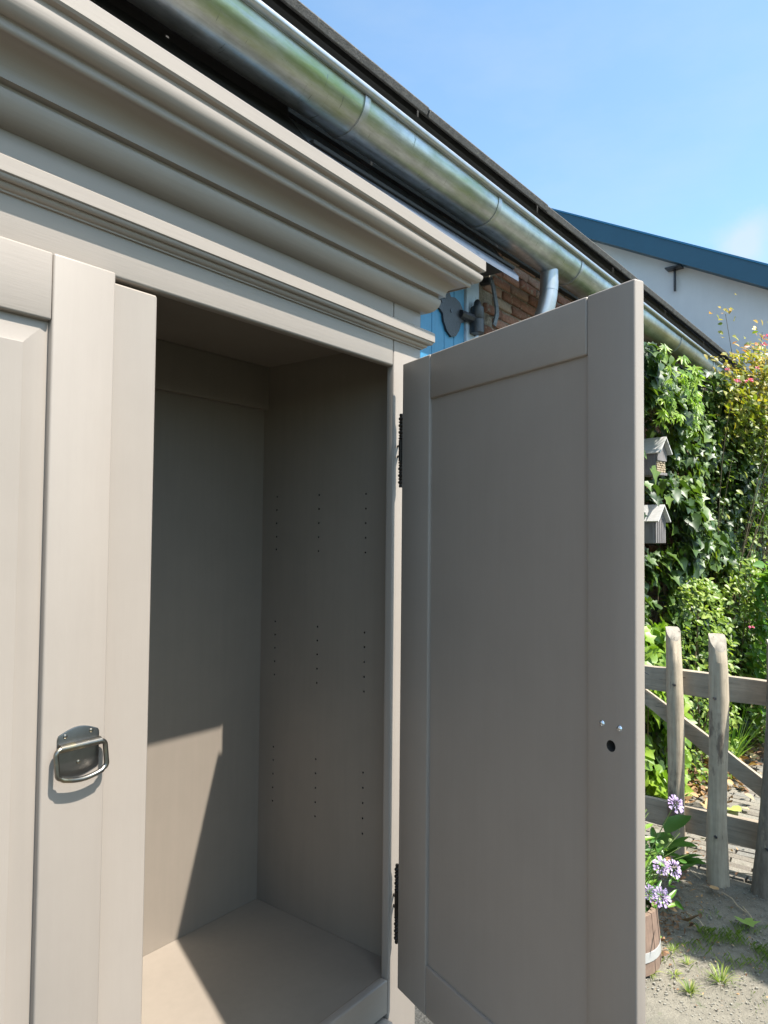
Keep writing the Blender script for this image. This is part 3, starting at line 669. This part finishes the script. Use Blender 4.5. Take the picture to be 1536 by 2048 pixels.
# -- rose over the gutter end
rose = empty('rose_bush', (5.0, .3, G), 'tall rambling rose with yellowing leaves and pink blooms rising past the gutter end', 'rose bush')
bm = bmesh.new(); rp, rs, rr_ = [], [], []
canes = []
for i in range(58):
    x0 = random.uniform(4.5, 6.5); y0 = random.uniform(.25, .6); z0 = G+.1
    tx = x0+random.uniform(-.3, .3); ty = random.uniform(-.25, .40); tz = random.uniform(.15, 1.15)
    if i < 9: tx, ty, tz = [(4.85, .38, 1.42), (5.1, .22, 1.20), (5.0, .07, 1.10), (5.2, .18, 1.32), (4.7, .42, 1.02), (5.3, .05, .95), (5.4, .12, 1.20), (4.9, .28, 1.10), (5.05, .14, 1.05)][i]
    pts = []
    for t in np.linspace(0, 1, 12):
        pts.append((x0+(tx-x0)*t+.11*math.sin(5*t+i)*(1-t), y0+(ty-y0)*t**1.6+.06*math.sin(6*t+2*i)*(1-t), z0+(tz-z0)*(t**.85)))
    tube(bm, pts, [.006-.0045*j/12 for j in range(12)], 5); canes.append(pts)
    for j in range(6, 12):
        for q in range((5 if j < 9 else 9) if j < 11 else 13):
            c = np.array(pts[j])+rng.normal(0, .055, 3); rp.append(c); rs.append(random.uniform(.034, .060)); 
            rr_.append(min(1, max(0, .12+.55*max(0, (c[2]-.2))*random.uniform(.4, 1.3)+random.gauss(0, .12))))
tag(fin('stem', bm, M['stem'], rose), kind='stuff')
nn_ = 3600; qq = rng.normal(0, 1, (nn_, 3)); qq /= np.linalg.norm(qq, axis=1)[:, None]; qq *= rng.random(nn_)[:, None]**.4
cc_ = np.array([5.3, .22, .72])+qq*np.array([.82, .30, .52]); cl_ = np.sin(cc_[:, 0]*9+cc_[:, 2]*7)+np.sin(cc_[:, 1]*14-cc_[:, 2]*12)+rng.normal(0, .5, nn_); cc_ = cc_[cl_ > -.9]
rp = np.concatenate([np.array(rp), cc_]); rs = np.concatenate([np.array(rs), rng.uniform(.036, .066, len(cc_))])
rr_ = np.concatenate([np.array(rr_), np.clip(.10+.62*np.clip(cc_[:, 2]-.15, 0, 1)*rng.uniform(.3, 1.3, len(cc_))+rng.normal(0, .1, len(cc_)), 0, 1)])
F = frames(len(rp), (-.2, -.7, .8), (0, -.6, -.5), .5, .8); o_ = np.argsort(-rs*(rp[:, 2] > .4)); 
leaf_objs('leaf', ['oval'], rp[o_[:150]], F[o_[:150]], rs[o_[:150]]*1.15, rr_[o_[:150]], M['rose_leaf'], rose)
leaves('foliage', ['oval'], rp[o_[150:]], F[o_[150:]], rs[o_[150:]], rr_[o_[150:]], M['rose_leaf'], rose)
def blossom(c, s, m, parent, name='bloom', n1=34):
    c = np.array(c); d = rng.normal(0, 1, (n1, 3)); d[:, 2] = np.abs(d[:, 2])*.7+.1; d[:, 1] -= .35; d /= np.linalg.norm(d, axis=1)[:, None]
    Fm = []
    for q in d:
        T = q+rng.normal(0, .35, 3); T /= np.linalg.norm(T); Nn = np.cross(T, rng.normal(0, 1, 3)); Nn /= np.linalg.norm(Nn); Fm.append(np.stack([np.cross(T, Nn), T, Nn], 1))
    o = leaves(name, ['petal'], c+d*s*.25, np.array(Fm), rng.uniform(.5, .9, n1)*s, rng.random(n1), m, parent); del o['kind']; return o
for c, s in (((4.3684, -0.0003, 1.0581), 0.042), ((4.3684, 0.0204, 1.0041), 0.034), ((4.3234, 0.1077, 0.7476), 0.042), ((4.3234, 0.1779, 0.7521), 0.036), ((4.3684, 0.2049, 0.7701), 0.03), ((4.1884, 0.2229, 0.8196), 0.028), ((4.4584, 0.0789, 0.8601), 0.03), ((4.05, 0.05, -0.98), 0.028)):
    blossom(c, s*.72, M['pink'], rose, n1=26)
# -- yellow-green small-leaved shrub
def bush(name, label, cat, cx, cy, rx, ry, z0, z1, n, kinds, s0, s1, m, nbig=0, tilt=(-.2, -.7, .8), holes=-1.2):
    e = empty(name, (cx, cy, z0), label, cat)
    u = rng.random(n); th = rng.uniform(0, 2*math.pi, n); rad = rng.random(n)**.35
    zz = z0+(z1-z0)*u; prof = np.sqrt(np.clip(1-((u-.35)/.72)**2, .03, 1))
    px = cx+rx*rad*prof*np.cos(th); py = cy+ry*rad*prof*np.sin(th)
    cl = np.sin(px*13+zz*9)+np.sin(py*15-zz*11+2)+rng.normal(0, .7, n); kp = (cl > holes) & (py < .80)
    pz = np.stack([px, py, zz], 1)[kp]; cl = cl[kp]; n = len(pz)
    F_ = frames(n, tilt, (0, -.5, -.3), .5, .9); s_ = rng.uniform(s0, s1, n); rv_ = np.clip(.45+.16*cl+rng.normal(0, .2, n), 0, 1)
    o_ = np.argsort(-s_*(pz[:, 1] < cy)); 
    if nbig: leaf_objs('leaf', kinds, pz[o_[:nbig]], F_[o_[:nbig]], s_[o_[:nbig]], rv_[o_[:nbig]], m, e)
    leaves('foliage', kinds, pz[o_[nbig:]], F_[o_[nbig:]], s_[o_[nbig:]], rv_[o_[nbig:]], m, e)
    b_ = bmesh.new()
    for i in range(16):
        q = pz[random.randrange(n)]; base = Vector((cx+random.uniform(-.06, .06), cy+random.uniform(-.05, .05), z0)); mid = base.lerp(Vector(q), .55)+Vector((0, 0, .08))
        tube(b_, [base, mid, Vector(q)], [.006, .004, .0018], 5)
    tag(fin('stem', b_, M['stem'], e), kind='stuff'); return e
bush('shrub', 'yellow-green small-leaved shrub growing just behind the left fence post', 'shrub', 3.75, .34, .42, .26, G+.02, -.66, 2600, ['oval'], .030, .052, M['shrub'], 120)
bush('shrub', 'taller olive green shrub behind the middle fence post, right of the yellow-green one', 'shrub', 4.75, .30, .50, .30, G+.02, -.52, 3400, ['oval'], .034, .062, M['shrub'], 60)
bush('leafy_plant', 'bright green bush with long pointed leaves at the right edge behind the top rail', 'plant', 4.6, -.02, .34, .20, G+.25, -.55, 900, ['lance', 'oval'], .06, .12, M['lance'], 150)
bush('ivy', 'low bright green ivy mound at the wall foot beside the open wardrobe door', 'ivy', 3.10, .42, .30, .20, G+.02, -.93, 900, ['ivy', 'ivy2'], .05, .085, M['lime'], 150, (-.3, -.8, .6))
# strappy plants at the foot
def clump(name, label, cat, cx, cy, z0, n, h, spread, m, kind='blade', wid=1.0, parent=None):
    b_ = bmesh.new(); vals = []
    for i in range(n):
        an = random.uniform(0, 2*math.pi); L_ = h*random.uniform(.6, 1.1); sp_ = spread*random.uniform(.3, 1.1); wd_ = wid*random.uniform(.7, 1.2); pv_ = random.random()
        dx, dy = math.cos(an), math.sin(an); bx_, by_ = cx+dx*.15*spread, cy+dy*.15*spread; prev = None
        for s in range(5):
            t = s/4; rr = sp_*t; zz = z0+L_*(t-.55*t*t*(sp_/max(h, .01)))*1.2; ww = wd_*(1-t)**.7*.5
            a_ = b_.verts.new((bx_+dx*rr-dy*ww, by_+dy*rr+dx*ww, zz)); c_ = b_.verts.new((bx_+dx*rr+dy*ww, by_+dy*rr-dx*ww, zz))
            if prev: b_.faces.new((prev[0], prev[1], c_, a_)); vals.append(pv_)
            prev = (a_, c_)
    me_ = bpy.data.meshes.new(name); b_.to_mesh(me_); b_.free(); rnd_attr(me_, vals); smooth(me_, 80)
    o = newobj(name, me_, m, parent)
    if label: tag(o, label, cat)
    return o
clump('strappy_plant', 'clump of arching strap leaves between the left and middle fence posts', 'plant', 4.10, .22, G+.01, 70, .42, .30, M['lance'], wid=.016)
clump('strappy_plant', 'pale arching strap leaves on the bed edge right of the middle fence post', 'plant', 4.9, .05, G+.01, 60, .36, .28, M['lance'], wid=.014)

# ------------------------------------------------------------------ nest boxes
def nest_box(label, cx, zb, slots):
    e = empty('nest_box', (cx, .50, zb), label, 'nest box', 'grey wooden nest boxes in the ivy')
    w2, y0, y1, h = .057, .405, .548, .152
    for xa in (cx-w2, cx+w2-.012): box('side', (xa, xa+.012), (y0+.012, y1), (zb, zb+h), M['grey_board'], e, .001, 1)
    box('floor', (cx-w2+.0125, cx+w2-.0125), (y0+.0125, y1), (zb, zb+.012), M['grey_board'], e, .001, 1)
    box('back', (cx-w2+.0125, cx+w2-.0125), (y1-.012, y1-.0005), (zb+.0125, zb+h+.05), M['grey_board'], e, .001, 1)
    if slots:
        for i in range(5):
            xa = cx-w2+.003+i*.0253; box('slat', (xa, xa+.0165), (y0, y0+.0115), (zb+.002, zb+h-.002), M['grey_board'], e, .001, 1)
    else:
        box('front', (cx-w2, cx+w2), (y0, y0+.0115), (zb+.090, zb+h), M['grey_board'], e, .001, 1)
        box('ledge', (cx-w2, cx+w2), (y0-.003, y0+.0115), (zb+.0, zb+.016), M['grey_board'], e, .001, 1)
        b_ = bmesh.new()
        for i in range(7):
            for j in range(5): tube(b_, [(cx-.048+i*.016, y0+.004+random.uniform(0, .006), zb+.025+j*.0145), (cx-.048+i*.016, y0+.03, zb+.025+j*.0145)], .0064, 7)
        fin('reed_stack', b_, M['drystem'], e)
    box('arm', (cx-.018, cx+.018), (y1+.0002, W+.02), (zb+.06, zb+.10), M['grey_board'], e, .001, 1)
    # gable triangle
    b_ = bmesh.new()
    for yy in (y0, y0+.0115):
        b_.verts.new((cx-w2, yy, zb+h+.0005)); b_.verts.new((cx+w2, yy, zb+h+.0005)); b_.verts.new((cx, yy, zb+h+.078))
    b_.verts.ensure_lookup_table(); v_ = b_.verts
    for q in ((0, 1, 2), (5, 4, 3), (0, 3, 4, 1), (1, 4, 5, 2), (2, 5, 3, 0)): b_.faces.new([v_[i] for i in q])
    fin('gable', b_, M['grey_board'], e)
    for s in (-1, 1):
        b_ = bmesh.new(); q = [(cx, zb+h+.080), (cx+s*(w2+.016), zb+h-.020), (cx+s*(w2+.022), zb+h-.014), (cx, zb+h+.090)]
        A_ = [b_.verts.new((a_, y0-.028, c_)) for a_, c_ in q]; B_ = [b_.verts.new((a_, y1+.005, c_)) for a_, c_ in q]
        b_.faces.new(A_); b_.faces.new(B_[::-1])
        for k_ in range(4): b_.faces.new((A_[k_], B_[k_], B_[(k_+1) % 4], A_[(k_+1) % 4]))
        fin('roof_board', b_, M['roof_board'], e)
    e.rotation_euler.z = -.20
    return e
nb1 = nest_box('upper grey nest box filled with reeds under a bleached pitched roof', 3.33, .011, False)
nb2 = nest_box('lower grey nest box with vertical slots in its front and a bleached roof', 3.29, -.417, True)
# grey board hanging half hidden below
tag(box('weathered_board', (3.98, 4.01), (.50, .585), (-.70, -.50), M['grey_board'], None, .002), 'short grey wooden board half hidden in the ivy below the lower nest box', 'board')

# ------------------------------------------------------------------ fence
fence = empty('fence', (2.33, -.1, G), 'rustic chestnut fence of round posts and split rails at the end of the yard', 'fence')
def post(x0, y0, x1, y1, zt, r0, m, wob, slant):
    b_ = bmesh.new(); n = 20; rings = []; H = 22
    ph = random.uniform(0, 6)
    for i in range(H+1):
        t = i/H; z_ = G-.05+(zt-G+.05)*t
        cx = x0+(x1-x0)*t+wob*.4*math.sin(4*t+ph); cy = y0+(y1-y0)*t+wob*math.sin(5.2*t+ph*.7)
        rr = r0*(1-.14*t)*(1+.05*math.sin(9*t+ph)); ring = []
        for k_ in range(n):
            an = 2*math.pi*k_/n; q = rr*(1+.05*math.sin(3*an+2*t+ph)+.025*math.sin(7*an+9*t)+random.uniform(-.012, .012))
            zz = z_
            if i == H: zz = z_+min(slant*(math.cos(an)*.8+math.sin(an)*.6), .55)*rr
            elif i == H-1: zz = z_+min(slant*.9*(math.cos(an)*.8+math.sin(an)*.6), .5)*rr-.008
            ring.append(b_.verts.new((cx+q*math.cos(an), cy+q*math.sin(an), zz)))
        rings.append(ring)
    for i in range(H):
        for k_ in range(n): b_.faces.new((rings[i][k_], rings[i][(k_+1) % n], rings[i+1][(k_+1) % n], rings[i+1][k_]))
    tc_ = b_.verts.new((sum(v_.co.x for v_ in rings[-1])/n, sum(v_.co.y for v_ in rings[-1])/n, z_+.03*slant*r0))
    for k_ in range(n):
        top = b_.faces.new((rings[-1][k_], rings[-1][(k_+1) % n], tc_)); top.material_index = 1
    b_.faces.new(rings[0][::-1])
    bmesh.ops.recalc_face_normals(b_, faces=b_.faces)
    me_ = bpy.data.meshes.new('post'); b_.to_mesh(me_); b_.free(); me_.materials.append(m); me_.materials.append(M['cut_wood']); smooth(me_, 50)
    return newobj('post', me_, None, fence)
post(2.37, .050, 2.38, .072, -.845, .042, M['wood'], .004, 1.35)
post(2.25, -.165, 2.27, -.155, -.850, .045, M['wood'], .009, 1.5)
post(2.27, -.352, 2.30, -.405, -.86, .050, M['bark'], .012, 1.3)
post(2.42, .32, 2.42, .33, -.86, .045, M['wood'], .006, 1.3)
post(2.30, -.60, 2.32, -.62, -.85, .046, M['wood'], .006, 1.3)
post(2.28, -.84, 2.30, -.83, -.85, .046, M['wood'], .006, 1.3)
def rail(y0, y1, xa, xb, z0, z1, h0, h1, m=M['rail_wood'], th=.035):
    b_ = bmesh.new(); rings = []
    for i in range(15):
        t = i/14; y_ = y0+(y1-y0)*t; z_ = z0+(z1-z0)*t; h = (h0+(h1-h0)*t)*(1+.05*math.sin(6*t+z0)); xx = xa+(xb-xa)*t
        sec = [(-th/2, -h/2), (-th/2-.004, 0), (-th/2, h/2*.9), (0, h/2), (th/2, h/2*.8), (th/2, -h/2*.8), (0, -h/2)]
        rings.append([b_.verts.new((xx+a_+random.uniform(-.0015, .0015), y_, z_+c_+random.uniform(-.002, .002))) for a_, c_ in sec])
    for i in range(14):
        for k_ in range(7): b_.faces.new((rings[i][k_], rings[i][(k_+1) % 7], rings[i+1][(k_+1) % 7], rings[i+1][k_]))
    b_.faces.new(rings[0]); b_.faces.new(rings[-1][::-1]); return fin('rail', b_, m, fence, 40)
rail(.50, -1.1, 2.435, 2.36, -1.092, -1.095, .125, .10)
rail(.50, -1.1, 2.435, 2.36, -1.755, -1.740, .130, .12)
o = rail(.34, -.62, 2.455, 2.42, -1.13, -1.73, .085, .10, M['rail_wood'], .025); o.name = 'brace'
for (px_, py_, zs) in ((2.33, .052, (-1.10, -1.735)), (2.212, -.160, (-1.115, -1.735)), (2.228, -.365, (-1.74,))):
    for zz in zs:
        b_ = bmesh.new(); tube(b_, [(px_+.01, py_+.008, zz), (px_-.0035, py_-.002, zz)], .006, 9); fin('bolt_head', b_, M['black_iron'], fence)

# ------------------------------------------------------------------ planter and scabious
pc = (1.393, .0); pb, pt, ph_ = .160, .147, .205
pl = empty('planter', (pc[0], pc[1], G), 'reddish wooden tub with a steel hoop at the foot of the open door', 'planter')
NS = 18
for k in range(NS):
    a0 = 2*math.pi*(k+.04)/NS; a1 = 2*math.pi*(k+.96)/NS; b_ = bmesh.new(); dr_ = random.uniform(-.0012, .0012)
    for (zz, rr) in ((G+.006, pb+.002+dr_), (G+ph_*.5, (pb+pt)/2+.004+dr_), (G+ph_, pt+dr_)):
        for an, q in ((a0, rr), ((a0+a1)/2, rr+.0012), (a1, rr), (a1, rr-.016), (a0, rr-.016)): b_.verts.new((pc[0]+q*math.cos(an), pc[1]+q*math.sin(an), zz))
    b_.verts.ensure_lookup_table(); v_ = b_.verts
    for s in (0, 5):
        for q in range(5): b_.faces.new((v_[s+q], v_[s+(q+1) % 5], v_[s+5+(q+1) % 5], v_[s+5+q]))
    b_.faces.new([v_[i] for i in (4, 3, 2, 1, 0)]); b_.faces.new([v_[i] for i in (10, 11, 12, 13, 14)])
    fin('stave', b_, M['stave'], pl, 40)
b_ = bmesh.new(); R2 = []
for zz, off in ((G+.052, .0045), (G+.084, .0045), (G+.084, .0025), (G+.052, .0025)):
    rr = pb+(pt-pb)*(zz-G)/ph_+off+.0016; R2.append([b_.verts.new((pc[0]+rr*math.cos(2*math.pi*k/48), pc[1]+rr*math.sin(2*math.pi*k/48), zz)) for k in range(48)])
for i in range(4):
    for k in range(48): b_.faces.new((R2[i][k], R2[i][(k+1) % 48], R2[(i+1) % 4][(k+1) % 48], R2[(i+1) % 4][k]))
fin('hoop', b_, M['hoop'], pl, 30)
b_ = bmesh.new(); tube(b_, [(pc[0], pc[1], G+.01), (pc[0], pc[1], G+ph_-.02)], [pb-.02, pt-.018], 32); fin('soil', b_, M['soil'], pl)
sc = empty('scabious', (pc[0], pc[1], G+ph_-.02), 'scabious plant with lavender pincushion flowers growing in the wooden tub', 'flowering plant')
heads = [((1.3169, -0.2443, -1.3162), 0.03), ((1.3169, -0.1947, -1.5425), 0.03), ((1.3076, -0.2396, -1.5341), 0.031), ((1.2889, -0.2022, -1.636), 0.033), ((1.3076, -0.1592, -1.6435), 0.027), ((1.2421, -0.0844, -1.4284), 0.028)]
def head(c, s, face=(-.55, -.55, .62)):
    Nf = Vector(face).normalized(); Fr = Nf.to_track_quat('Z', 'Y').to_matrix(); Fr = np.array(Fr); PP, FF, SS, RR = [], [], [], []
    c = np.array(c)
    for ring_, (cnt_, rad, el, ln) in enumerate(((15, .62, .10, .52), (14, .46, .45, .34), (12, .30, .9, .26), (9, .15, 1.2, .22))):
        for k_ in range(cnt_):
            an = 2*math.pi*(k_+random.uniform(-.3, .3))/cnt_; dl_ = np.array([math.cos(an), math.sin(an), 0]); tp = dl_*math.cos(el)+np.array([0, 0, 1])*math.sin(el)
            nn = -dl_*math.sin(el)+np.array([0, 0, 1])*math.cos(el); b3 = np.cross(tp, nn)
            FF.append(Fr @ np.stack([b3, tp, nn], 1)); PP.append(c+Fr @ (dl_*rad*s*.75+np.array([0, 0, 1])*s*.18*ring_)); SS.append(ln*s*random.uniform(.9, 1.35)); RR.append(random.random())
    o = leaves('bloom', ['petal'], np.array(PP), np.array(FF), np.array(SS), np.array(RR), M['petal'], sc); del o['kind']
bst = bmesh.new()
for c, s in heads:
    head(c, s, (-.5+random.uniform(-.2, .2), -.6+random.uniform(-.2, .2), .6))
    base = Vector((pc[0]+random.uniform(-.04, .08), pc[1]+random.uniform(-.08, .02), G+ph_)); top = Vector(c)-Vector((-.006, -.006, .006)); mid = base.lerp(top, .5)+Vector((.02, -.01, .03))
    tube(bst, [base, mid, top], .0018, 5)
for i in range(46):
    base = Vector((pc[0]+random.uniform(-.06, .09), pc[1]+random.uniform(-.09, .06), G+ph_-.01)); an = random.uniform(0, 6.28); top = base+Vector((.11*math.cos(an)+.03, .11*math.sin(an)-.05, random.uniform(.05, .33)))
    tube(bst, [base, base.lerp(top, .5)+Vector((0, 0, .05)), top], .0013, 4)
    if i % 6 == 0: tube(bst, [top, top+Vector((0, 0, .006)), top+Vector((0, 0, .013))], [.004, .009, .005], 8)
tag(fin('stem', bst, M['greenstem'], sc), kind='stuff')
n = 520; px_ = pc[0]+rng.normal(.05, .065, n); py_ = pc[1]+rng.normal(-.02, .06, n); pz_ = G+ph_+rng.random(n)**1.5*.24-.01
leaves('foliage', ['lance'], np.stack([px_, py_, pz_], 1), frames(n, (-.3, -.3, 1), (.3, -.5, .3), .5, .9), rng.uniform(.03, .075, n), rng.random(n), M['lance'], sc)

# a broad-leaved weed behind the tub
wd = empty('broadleaf_weed', (1.95, .02, G), 'dark green broad-leaved weed standing behind the flowering tub against the left post', 'plant')
n = 34; th = rng.uniform(0, 6.28, n); hh = rng.uniform(.03, .26, n)
pz = np.stack([1.95+.05*np.cos(th), .02+.05*np.sin(th), G+hh], 1); Fm = []
for t_, h_ in zip(th, hh):
    T = np.array([math.cos(t_), math.sin(t_), .5]); T /= np.linalg.norm(T); Nn = np.array([-math.cos(t_)*.5, -math.sin(t_)*.5, 1]); Nn -= Nn@T*T; Nn /= np.linalg.norm(Nn); Fm.append(np.stack([np.cross(T, Nn), T, Nn], 1))
leaf_objs('leaf', ['oval', 'lance'], pz, np.array(Fm), rng.uniform(.10, .17, n), rng.random(n)*.35, M['lance'], wd)
tube_obj('stem', [(1.95, .02, G), (1.955, .02, G+.15), (1.95, .03, G+.27)], [.006, .005, .002], M['greenstem'], wd, 5)
# dark pointed blade tip showing past the door edge
b_ = bmesh.new(); A_ = Vector((2.10, .30, -.93)); B_ = Vector((2.16, .118, -1.035))
tube(b_, [A_, A_.lerp(B_, .6), B_], [.012, .010, .001], 8); tag(fin('garden_shears', b_, M['black_tool']), 'dark pointed blade of a garden tool poking out past the open door edge', 'garden tool')

# ------------------------------------------------------------------ litter on the ground
def gl(name, label, x_, y_, s, m, kind, rot, rv_, curl=.25, group=None, cat='leaf', tilt=.15):
    p, f = tmpl(kind); p = p.copy(); p[:, 2] = curl*(p[:, 0]**2*1.5+.5*(p[:, 1]-.4)**2); 
    me_ = bpy.data.meshes.new(name); me_.from_pydata((p*s).tolist(), [], f.tolist()); rnd_attr(me_, [rv_]*len(f)); me_.materials.append(m)
    for pp in me_.polygons: pp.use_smooth = True
    # stalk
    o = bpy.data.objects.new(name, me_); C.objects.link(o); o.location = (x_, y_, G+.010+s*.06); o.rotation_euler = (tilt, random.uniform(-.15, .15), rot); tag(o, label, cat, group); return o
gl('fallen_leaf', 'pale green fallen leaf lying flat in the shade at the right, near the grass', 1.93, -.335, .075, M['fallen_green'], 'ivy', 2.2, .1)
gl('fallen_leaf', 'curled dark brown dead leaf beside the wooden tub', 1.76, -.145, .105, M['dry'], 'oval', 2.6, .12, 1.2, tilt=.5)
gl('fallen_leaf', 'tan dead leaf at the foot of the middle fence post', 2.16, -.180, .062, M['dry'], 'oval', 1.2, .75, .7)
gl('fallen_leaf', 'orange brown leaf just right of the lowest lavender flowers', 1.83, -.10, .06, M['dry'], 'oval', .4, .6, .8, tilt=.4)
gl('fallen_leaf', 'yellow-green leaf on the pavers under the bottom rail', 2.75, -.045, .080, M['fallen_green'], 'ivy2', 1.0, .7)
gl('fallen_leaf', 'yellow-green leaf on the pavers just above the bottom rail', 3.22, -.005, .085, M['fallen_green'], 'ivy2', 2.4, .9)
gl('fallen_leaf', 'small dark leaf on the pavers between the left and middle posts', 3.42, .10, .05, M['dry'], 'oval', 2.0, .05)
gl('fallen_leaf', 'tiny green leaf beside the tub base', 1.60, -.11, .05, M['fallen_green'], 'oval', .6, .2)
# leaf litter at the bed edge
n = 900; px_ = rng.uniform(3.1, 6.6, n); py_ = .26+rng.normal(0, .13, n)-.02*(px_-3.1); pz_ = np.full(n, G+.018)+rng.random(n)*.03
o = leaves('leaf_litter', ['oval', 'ivy2'], np.stack([px_, py_, pz_], 1), frames(n, (0, 0, 1), (0, 1, 0), .45, 1.2), rng.uniform(.02, .065, n), rng.random(n), M['dry'])
n = 240; px_ = rng.normal(2.35, .25, n); py_ = rng.normal(.1, .14, n)
o2 = leaves('leaf_litter', ['oval', 'lance'], np.stack([px_, py_, np.full(n, G+.012)+rng.random(n)*.015], 1), frames(n, (0, 0, 1), (0, 1, 0), .4, 1.2), rng.uniform(.012, .035, n), rng.random(n)*.6, M['dry'])
n = 160; px_ = rng.normal(1.72, .12, n); py_ = rng.normal(-.09, .05, n)
o2 = leaves('leaf_litter', ['oval', 'lance'], np.stack([px_, py_, np.full(n, G+.010)+rng.random(n)*.02], 1), frames(n, (0, 0, 1), (0, 1, 0), .5, 1.2), rng.uniform(.012, .032, n), rng.random(n)*.4, M['dry'])
n = 260; px_ = rng.uniform(1.25, 2.25, n); py_ = rng.uniform(-.75, .0, n)
leaves('leaf_litter', ['oval', 'lance'], np.stack([px_, py_, np.full(n, G+.006)+rng.random(n)*.006], 1), frames(n, (0, 0, 1), (0, 1, 0), .35, 1.2), rng.uniform(.005, .015, n), rng.random(n)*.8, M['dry'])
# twigs
for i, (pts, lab) in enumerate(((((1.86, -.13), (1.82, -.19), (1.76, -.235)), 'thin pale twig lying between the tub and the fallen leaf'),
                   (((2.06, -.30), (1.99, -.345), (1.94, -.37)), 'thin pale twig in front of the right fence post'),
                   (((2.14, -.20), (2.10, -.25), (2.06, -.28), (2.02, -.32)), 'brown wavy twig running right from the tan dead leaf'),
                   (((2.44, .08), (2.40, -.02), (2.36, -.13), (2.42, -.28)), 'long dry stalk lying across the pavers at the fence foot'),
                   (((2.30, .08), (2.29, .0), (2.22, -.09)), 'curved dry stalk lying between the left and middle posts'))):
    b_ = bmesh.new(); tube(b_, [(p[0], p[1], G+.010+.004*math.sin(j*2)) for j, p in enumerate(pts)], .0026, 5); tag(fin('twig', b_, M['drystem']), lab, 'twig', 'twigs on the ground')
# grass tufts
tufts = [(1.462, -.355, .060, .07, 'largest bright grass tuft on the sunny sand at the right'), (1.33, -.285, .045, .05, 'small sunlit grass tuft nearest the bottom edge'), (1.50, -.232, .03, .045, 'sparse grass tuft on the sand left of the largest one'),
         (1.36, -.145, .03, .05, 'pale grass tuft right beside the open door edge near the bottom'), (1.56, -.165, .022, .04, 'faint thin grass tuft just in front of the tub'), (1.40, -.215, .022, .04, 'faint pale tuft midway between the door edge and the bottom tuft')]
for x_, y_, h, sp, lab in tufts:
    tag(clump('grass_tuft', None, None, x_, y_, G, 60 if h > .04 else 26, h, sp, M['grass'], wid=.0028), lab, 'grass', 'grass tufts on the sand')
bm = bmesh.new(); vals = []
for i in range(2600):
    if random.random() < .6: x_, y_ = random.gauss(1.78, .065), random.uniform(-.20, -.75)
    else: x_, y_ = random.gauss(1.68, .12), random.uniform(-.15, -.75)
    if math.sin(x_*40)+math.sin(y_*33+x_*17) < -.1: continue
    an = random.uniform(0, 6.28); h = random.uniform(.008, .03); dx, dy = math.cos(an)*h*.8, math.sin(an)*h*.8; w_ = .0013
    v0 = bm.verts.new((x_-w_, y_, G-.003)); v1 = bm.verts.new((x_+w_, y_, G-.003)); v2 = bm.verts.new((x_+dx*.5, y_+dy*.5, G+h*.7)); v3 = bm.verts.new((x_+dx, y_+dy, G+h)); bm.faces.new((v0, v1, v2)); bm.faces.new((v1, v3, v2)); pv_ = random.random()*.6; vals += [pv_, pv_]
me = bpy.data.meshes.new('grass_patch'); bm.to_mesh(me); bm.free(); rnd_attr(me, vals); tag(newobj('grass_patch', me, M['grass']), kind='stuff')
# gravel grains
bm = bmesh.new()
for i in range(3600):
    x_ = random.uniform(1.2, 2.3); y_ = random.uniform(-.75, .05); s = random.uniform(.0007, .0020)*random.choice((1, 1, 1, 1.6))
    mt = Matrix.Translation((x_, y_, G-.001)) @ Matrix.Rotation(random.uniform(0, 6), 4, 'Z') @ Matrix.Diagonal((s*1.3, s, s*.7, 1))
    bmesh.ops.create_icosphere(bm, subdivisions=1, radius=1, matrix=mt) if i < 900 else bm_box(bm, (-1, 1), (-1, 1), (-1, 1), mt)
tag(fin('gravel', bm, mat('pale_grit', (.22, .205, .17), .9, noise=(40, .3))), kind='stuff')

# ------------------------------------------------------------------ garden behind the photographer (lights, shades and reflects)
def hedge(name, x0, x1, y0, y1, h, label):
    nx, nz = 90, 24; bm = bmesh.new(); R_ = []
    prof = [(y1, 0), (y1, h*.25), (y1+.05, h*.5), (y1-.02, h*.8), (y1-.25, h), ((y0+y1)/2, h*1.05), (y0+.2, h), (y0, h*.6), (y0, 0)]
    for i in range(nx):
        xx = x0+(x1-x0)*i/(nx-1); R_.append([bm.verts.new((xx+random.uniform(-.08, .08), a_+random.uniform(-.12, .12), G+b_*(1+.08*math.sin(xx*1.3))+random.uniform(-.08, .08)*(b_ > 0))) for a_, b_ in prof])
    for i in range(nx-1):
        for k_ in range(len(prof)-1): bm.faces.new((R_[i][k_], R_[i+1][k_], R_[i+1][k_+1], R_[i][k_+1]))
    return tag(fin(name, bm, M['hedge'], None, 60), label, 'hedge')
hedge('hedge', -20, 26, -13.4, -12, 2.4, 'long green hedge closing the garden behind the photographer')
tr = empty('shade_tree', (2.2, -3.0, G), 'small leafy tree beyond the right edge whose shade falls across the yard by the fence', 'tree')
tube_obj('trunk', [(2.2, -3.0, G), (2.22, -2.95, G+1.2), (2.15, -2.8, G+2.3), (2.2, -2.6, G+3.2)], [.09, .075, .06, .03], M['bark'], tr, 10, .05)
n = 9000; cx_, cy_, cz_ = 2.14, -2.42, 1.38
q = rng.normal(0, 1, (n, 3)); q /= np.linalg.norm(q, axis=1)[:, None]; q *= rng.random(n)[:, None]**.4
pp = np.stack([cx_+q[:, 0]*.30, cy_+q[:, 1]*.95, cz_+q[:, 2]*.22], 1)
leaves('crown', ['oval'], pp, frames(n, (0, 0, 1), (0, 1, 0), .5, 1), rng.uniform(.06, .11, n), rng.random(n), M['shrub'], tr)

# raise everything so that the ground lies at z = 0
for o in list(S.objects):
    if o.parent is None and o.type not in {'CAMERA', 'LIGHT'}: o.location.z += GZ
